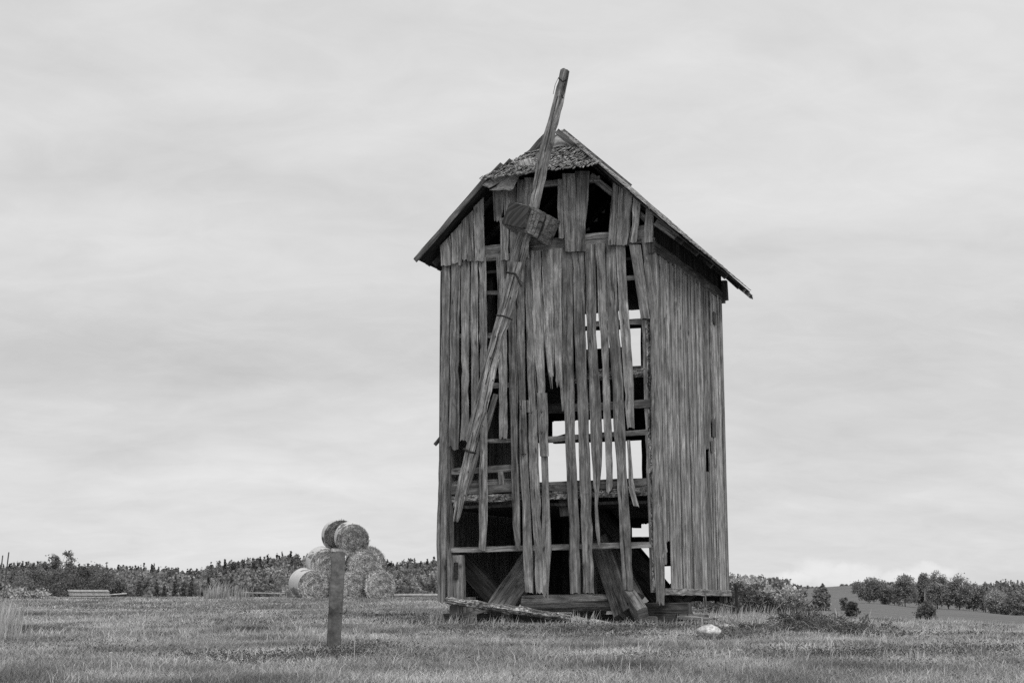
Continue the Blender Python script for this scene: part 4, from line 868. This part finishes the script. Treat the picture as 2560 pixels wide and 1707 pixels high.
# ================================================================ heaps of brush and weeds
def branch_mb(n, cx, cy, rx, ry, hz, ln, r0, rng):
    b_ = MB()
    for _ in range(n):
        x = cx+rng.gauss(0, rx); y = cy+rng.gauss(0, ry); z = gz(x, y)+rng.uniform(0, hz); a = rng.uniform(0, 6.28); e = rng.uniform(-.2, .7); l = ln*rng.uniform(.4, 1.2)
        p = Vector((x, y, z)); d = Vector((math.cos(a)*math.cos(e), math.sin(a)*math.cos(e), math.sin(e)))
        for s_ in range(2):
            q_ = p+d*l/2; b_.beam(p, q_, r0, r0, n=5, w1=r0*.7, h1=r0*.7, wob=.002, step=l/3, tint=rng.uniform(.6, 3.0)); p = q_; d = (d+Vector((rng.uniform(-.4, .4), rng.uniform(-.4, .4), rng.uniform(-.2, .4)))).normalized()
    return b_
def heap(name, label, cat, pts, n_leaf, size, seed, tl=.4, thi=1.3, branches=30, bl=.6, br=.015, stalks=()):
    """pts = (px, D, spread, height, weight)"""
    rng = np.random.default_rng(seed); rnd = random.Random(seed); w = np.array([p[4] for p in pts], float); w /= w.sum()
    e_ = empty(name, at(pts[0][0], pts[0][1]), 0, label=label, cat=cat); base = np.array(e_.location)
    PP = []; B = MB()
    for (px, D, sp, hh, _), ww in zip(pts, w):
        n = int(n_leaf*ww); c = px2t(px)*D; K = max(3, n//60); kx = c+rng.normal(size=K)*sp; ky = D+rng.normal(size=K)*sp*.6; kz = rng.random(K)**.8*hh
        i = rng.integers(0, K, n); x = kx[i]+rng.normal(size=n)*.09*size/.07; y = ky[i]+rng.normal(size=n)*.09*size/.07; z = Hgt(x, y)+np.maximum(0, kz[i]+rng.normal(size=n)*.06*size/.07)
        PP.append(np.stack([x, y, z], 1))
        b2 = branch_mb(int(branches*ww)+1, c, D, sp, sp*.6, hh*.8, bl, br, rnd)
        off = len(B.v); B.v += b2.v; B.f += [[q+off for q in f] for f in b2.f]; B.uv += b2.uv; B.t += b2.t
    for (px, py0, px1, py1, D) in stalks:
        a = Vector((px2t(px)*D, D, zat(py0, D))); c = Vector((px2t(px1)*D, D, zat(py1, D))); B.beam(a, c, .012, .012, n=5, wob=.003, tint=.6)
        L = np.linspace(0, 1, 70)[:, None]; q_ = np.array(a)*(1-L)+np.array(c)*L; PP.append(q_+rng.normal(size=q_.shape)*.018)
    PP = np.concatenate(PP)-base; V = leaf_quads(PP, np.full(len(PP), size), rng, .4, .6)
    mesh_np('foliage', V, np.arange(len(V)), np.full(len(PP), 4), WEED, rng.uniform(tl, thi, len(PP)), e_, 'FACE')['kind'] = 'stuff'
    B.v = [tuple(np.array(v)-base) for v in B.v]; B.build('branches', BRASH, e_)['kind'] = 'stuff'
    return e_
heap('weed_heap', 'dark heap of weeds and earth clods in the grass right of the white stone', 'weeds',
     [(1955, 26, .14, .34, 1), (1990, 26, .12, .34, .8), (2020, 25.5, .25, .24, 1), (2070, 25.5, .2, .32, 1.2), (2110, 25, .25, .24, 1.1), (1860, 26.5, .3, .12, .5), (2150, 24.5, .25, .22, .8), (2190, 23.5, .3, .10, .5), (1890, 25.5, .3, .16, .6), (2030, 24.5, .4, .14, .8)], 13000, .030, 21, .12, 1.5, branches=330, bl=.42, br=.010,
     stalks=[(2015, 1560, 2056, 1512, 26.5), (2140, 1580, 2168, 1534, 25.5), (1990, 1565, 2000, 1520, 26)])
stone(2058, 1585, 40, .45, 'grey stone half buried in the dark weed heap', GSTONE, 61); stone(1985, 1575, 34, .5, 'grey clod of stone at the left of the weed heap', GSTONE, 62)
heap('brush_heap', 'long low heap of cut brush and rubble behind the right corner of the mill', 'brush heap',
     [(1740, 46, .6, .5, .8), (1790, 47, .6, .6, .8), (1830, 48, .4, 1.0, 1.4), (1870, 49, .5, .75, 1.4), (1910, 49, .5, .55, 1.2), (1950, 49, .5, .35, 1), (1990, 48, .5, .2, .8)], 16000, .07, 22, .25, 1.2, branches=110, bl=.9, br=.03)
heap('hay_heap', 'low mound of old straw in front of the bushes at the left', 'straw heap', [(25, 61, .5, .35, 1), (60, 61, .45, .25, .8)], 1800, .12, 23, 1.4, 3.2, branches=14, bl=.6, br=.02)

# ================================================================ trees and bushes
def crown_pts(n, h, w, rng, kind):
    """leaf positions of a crown standing on z=0"""
    if kind == 'conifer':
        t = 1-np.sqrt(rng.random(n)); z = h*(.08+.92*t); K = 5+int(h*1.2); lay = np.round(t*K*2)/(K*2); r = w/2*(1-t)**.85*(.25+.75*rng.random(n)**.5); th = rng.random(n)*2*np.pi
        r = r*(1+.25*np.sin(th*5+lay*40)); return np.stack([r*np.cos(th), r*np.sin(th), z-.12*r], 1)
    K = max(30, min(150, n//32)) if kind != 'open' else 70
    z0 = .10 if kind in ('oak', 'round') else (.55 if kind == 'slim' else .02)
    u = rng.normal(size=(K, 3)); u /= np.linalg.norm(u, axis=1, keepdims=True); u *= rng.uniform(.15, 1, (K, 1))**.45*.93
    cz = (z0+1)/2 if kind != 'bush' else .42; hz_ = (1-z0)/2 if kind != 'bush' else .5
    C = np.stack([u[:, 0]*w/2, u[:, 1]*w/2, (cz+u[:, 2]*hz_)*h], 1)
    if kind == 'bush': C[:, 2] = np.maximum(C[:, 2], .05*h)
    if kind == 'tall': C[:, :2] *= (1.15-.75*np.clip(C[:, 2:]/h-.35, 0, 1))
    C[:, 0] += .05*w*(C[:, 2]/h)
    i = rng.integers(0, K, n); s = (.06 if kind != 'open' else .035)*(w+h)/2; sc = rng.uniform(.6, 1.35, K)[i][:, None]
    P = C[i]+rng.normal(size=(n, 3))*s*sc*np.array([1, 1, .75]); P[:, 2] = np.maximum(P[:, 2], .02*h); return P
def tree(name, label, cat, px, D, ytop, wpx, kind, n, leaf, seed, tone=1.0, group=None, ybase=None, trunk=True):
    rng = np.random.default_rng(seed); p = at(px, D); h = zat(ytop, D)-p.z; w = wpx*D/3613
    e_ = empty(name, p, 0, label=label, cat=cat, group=group)
    P = crown_pts(n, h*.97, w, rng, kind); P[:, 2] *= h/np.percentile(P[:, 2], 99.4); P[:, 0] *= w/(np.percentile(P[:, 0], 98.5)-np.percentile(P[:, 0], 1.5)); P[:, 1] *= w/(np.percentile(P[:, 1], 98.5)-np.percentile(P[:, 1], 1.5)); V = leaf_quads(P, np.full(n, leaf), rng, .1, .7)
    cl = np.sin(P[:, 0]*9/w+seed)*np.sin(P[:, 2]*11/h+seed*2)*.18+1
    mesh_np('crown', V, np.arange(len(V)), np.full(n, 4), LEAF, tone*cl*rng.uniform(.65, 1.35, n), e_, 'FACE')
    b_ = MB(); rnd = random.Random(seed); tr = max(.018*h, .02); top = h*(.6 if kind != 'conifer' else .93)
    b_.beam((0, 0, -.2), (rnd.uniform(-.03, .03)*h, 0, top), tr*2, tr*2, n=7, w1=tr*.7, h1=tr*.7, wob=tr*.1, step=h/8)
    if kind != 'conifer':
        for q_ in range(7 if kind != 'open' else 14):
            z = h*rnd.uniform(.12 if kind in ('bush', 'open') else .35, .58); a = rnd.uniform(0, 6.28); el = rnd.uniform(.3, 1.2); l = h*rnd.uniform(.25, .42)
            b_.beam((0, 0, z), (math.cos(a)*math.cos(el)*l*min(1, w/h*1.3), math.sin(a)*math.cos(el)*l*min(1, w/h*1.3), z+math.sin(el)*l), tr*.8, tr*.8, n=5, w1=tr*.25, h1=tr*.25, wob=tr*.08, step=l/4)
    b_.build('trunk', BARK_PALE if kind == 'slim' else BARK, e_)
    return e_
BARK_PALE = simple_mat('pale_bark', .3, .5, 8, stretch=(1, 1, .3))
# thicket beyond the crest on the left
G1 = 'bushes in the thicket behind the corrugated sheets'
tree('tree', 'airy small tree whose sparse crown rises above the thicket at the left', 'tree', 138, 86, 1381, 86, 'open', 8000, .10, 31, .75)
for k, (px, D, yt, w, n, tone, lb) in enumerate([(48, 90, 1437, 60, 2600, .75, 'leftmost low bush of the dark thicket, beside the straw mound'), (98, 84, 1420, 85, 4500, .85, 'broad bush left of the airy small tree'), (155, 83, 1430, 90, 4500, .55, 'dark bush directly below the airy small tree'),
     (212, 86, 1415, 78, 4500, .62, 'tall rounded bush right above the corrugated sheets'), (262, 84, 1432, 80, 4200, .6, 'bush behind the right end of the corrugated sheets'), (300, 84, 1455, 50, 2200, .7, 'low bush at the right end of the thicket'), (125, 80, 1462, 70, 2600, .5, 'low dark bush in front of the thicket, left of the sheets')]):
    tree('bush', lb, 'bush', px, D, yt, w, 'bush', int(n*1.5), .105, 40+k, tone*1.15, G1)
for k, (px, yt, w, lb) in enumerate([(347, 1446, 30, 'dark bushy spruce right of the left thicket'), (390, 1451, 28, 'second dark spruce, right of the thicket'), (437, 1436, 22, 'dark spruce between two pale bushes'), (478, 1446, 26, 'dark spruce left of the pale dry grass tuft'), (410, 1462, 24, 'lowest of the dark spruces')]):
    tree('spruce', lb, 'spruce', px, 125, yt, w, 'conifer', 900, .22, 60+k, .45, 'dark young spruces in front of the left wood')
G2 = 'bushes right of the mill below the wood'
for k, (px, D, yt, w, n, tone, kind, lb) in enumerate([(1852, 150, 1462, 62, 2600, 1.3, 'bush', 'pale bush right behind the thin dark post'), (1898, 140, 1464, 62, 2800, 1.5, 'bush', 'pale willow bush in the middle right of the mill'), (1925, 190, 1446, 50, 1800, 1.1, 'bush', 'taller bush behind the pale willow'),
     (1952, 175, 1450, 46, 1800, 1.15, 'bush', 'rounded bush at the end of the wood'), (1985, 165, 1464, 46, 1800, .8, 'round', 'darker small tree right of the end of the wood'), (1973, 130, 1487, 44, 1400, 1.4, 'bush', 'low pale bush in front of the darker small tree'),
     (2055, 150, 1472, 36, 1500, 1.05, 'bush', 'cone shaped bush alone at the edge of the far field'), (2054, 210, 1463, 18, 500, .7, 'round', 'small tree peeping out behind the cone shaped bush'), (2108, 160, 1494, 15, 400, 1.1, 'bush', 'small pale bush left of the round oak'), (2129, 72, 1505, 26, 900, .45, 'bush', 'small dark bush on the meadow edge below the round oak')]):
    tree('bush', lb, 'bush', px, D, yt, w, kind, n*2, .0021*D, 80+k, tone, G2)
tree('young_tree', 'small rounded tree standing alone on the field edge at the right', 'tree', 2312, 78, 1503, 42, 'bush', 4200, .10, 95, .75)
G3 = 'row of broadleaf trees along the far field edge'
for k, (px, D, yt, w, kind, tone, lb) in enumerate([(2172, 350, 1446, 84, 'oak', .6, 'dark round oak at the left end of the tree row'), (2213, 345, 1468, 36, 'bush', .45, 'dark bush at the right foot of the round oak'), (2236, 360, 1460, 26, 'tall', .9, 'narrow paler tree between the oak and the broad trees'),
     (2262, 350, 1438, 68, 'tall', .75, 'broad tall tree second from the oak'), (2300, 356, 1452, 34, 'tall', .55, 'dark low tree behind the pale trunk'), (2311, 344, 1433, 26, 'slim', .7, 'slim tree with a bare pale trunk in the middle of the row'), (2342, 350, 1431, 58, 'tall', .8, 'tallest leaning tree right of the pale trunk'),
     (2370, 352, 1452, 40, 'tall', .9, 'medium tree between the two tall leaning ones'), (2397, 350, 1441, 66, 'tall', .75, 'broad wind bent tree in the right half of the row'), (2432, 352, 1460, 50, 'tall', .85, 'medium pale green tree near the right end of the row'),
     (2462, 350, 1458, 40, 'tall', .75, 'pointed tree before the end of the row'), (2488, 340, 1478, 56, 'bush', .95, 'pale bush where the row drops to the right'), (2538, 330, 1486, 56, 'bush', .6, 'dark rounded bush at the right end of the row'), (2510, 335, 1500, 36, 'bush', .9, 'low bush before the dark one at the right end'), (2562, 335, 1494, 30, 'bush', .7, 'bush cut by the right picture edge')]):
    tree('broadleaf_tree' if kind != 'bush' else 'bush', lb, 'tree' if kind != 'bush' else 'bush', px, D, yt, w*.9, kind, 7500 if w > 40 else 3600, .36 if kind != 'slim' else .34, 110+k, tone*1.5, G3)

def wood(name, px0, px1, rows, seed, con=.35, lightness=1.0):
    """far-off mixed wood that reads as one mass"""
    rng = np.random.default_rng(seed); Vs = []; Ts = []
    for (D, frac, h0, step, w0, tone, cf) in rows:
        px = px0
        while px < px1:
            px += step*.75*rng.uniform(.4, 1.6); ys = float(ysky(px)); yt = 1462+(ys-1462)*frac+rng.normal()*2.5+1.5
            x = px2t(px)*D; y = D*(1+rng.normal()*.02); g0 = gz(x, y); zt_ = zat(yt, D)
            h = min(max(zt_-g0, 1.5), 13); con_ = rng.random() < cf*con/.35; w = (w0*rng.uniform(.5, 1.6))*(.6 if con_ else 1)
            if con_: zt_ += rng.uniform(-.2, .5)
            n = 480; w *= .8; P = crown_pts(n, h, w, rng, 'conifer' if con_ else ('tall' if rng.random() < .5 else 'bush')); P[:, 2] += zt_-h; P[:, 0] += x; P[:, 1] += y
            Vs.append(leaf_quads(P, np.full(n, .0017*D+.06), rng, .1, .75)); Ts.append(rng.uniform(.85, 1.15, n)*tone*(.6 if con_ else 1)*rng.choice([.6, .8, 1.0, 1.15, 1.4])*lightness*.97)
    V = np.concatenate(Vs); T = np.concatenate(Ts); return tag(mesh_np(name, V, np.arange(len(V)), np.full(len(T), 4), LEAF, T, domain='FACE'), kind='stuff')
ROWS = [(420, 1.0, 9, 7, 4.5, .75, .4), (400, .97, 9, 8, 5, .85, .3), (370, .9, 9, 9, 5, .9, .3), (330, .78, 8, 10, 5, 1.0, .2), (290, .66, 7, 11, 4.5, 1.1, .15), (250, .52, 6, 13, 4.5, 1.1, .2), (210, .38, 5, 15, 4, 1.0, .2), (180, .22, 4, 16, 3.5, .95, .25), (150, .05, 3, 18, 3.2, .9, .2)]
wood('mixed_wood', -160, 1120, ROWS, 201)
wood('distant_wood', 1780, 1968, [(300, 1.0, 9, 9, 4, 1.0, .35), (270, .95, 8, 9, 4, 1.15, .15), (230, .75, 6, 10, 4, 1.25, .1), (190, .5, 5, 12, 3.5, 1.3, .05), (160, .25, 4, 14, 3.2, 1.2, .05)], 202, lightness=1.35)
def ridge_wood(name, lst, seed, tone):
    rng = np.random.default_rng(seed); Vs = []; Ts = []
    for (px0, px1, D, y0, y1, n_t, cf) in lst:
        for k in range(n_t):
            px = px0+(px1-px0)*(k+rng.random())/n_t; x = px2t(px)*D; y = D*(1+rng.normal()*.01); g0 = gz(x, y); zt_ = zat(y0+(y1-y0)*(px-px0)/(px1-px0)+rng.normal()*1.6, D); h = max(zt_-g0, 2.0)
            con_ = rng.random() < cf; P = crown_pts(150, h, (.32 if con_ else .8)*h, rng, 'conifer' if con_ else 'bush'); P[:, 2] += zt_-h; P[:, 0] += x; P[:, 1] += y
            Vs.append(leaf_quads(P, np.full(150, .0018*D), rng, .1, .7)); Ts.append(rng.uniform(.7, 1.3, 150)*tone)
    V = np.concatenate(Vs); T = np.concatenate(Ts); return tag(mesh_np(name, V, np.arange(len(V)), np.full(len(T), 4), LEAF, T, domain='FACE'), kind='stuff')
ridge_wood('ridge_trees', [(1965, 2055, 880, 1466, 1467, 26, .3), (2055, 2080, 890, 1470, 1470, 5, .2), (2095, 2150, 900, 1463, 1459, 12, .1), (2205, 2250, 900, 1455, 1457, 12, .2), (2150, 2205, 900, 1460, 1458, 8, .1)], 301, 1.3)
ridge_wood('far_spruce_wood', [(2455, 2500, 620, 1456, 1452, 14, .8), (2495, 2545, 620, 1448, 1450, 20, .9), (2545, 2640, 620, 1455, 1460, 24, .7), (2465, 2560, 600, 1466, 1468, 26, .2)], 302, 1.0)
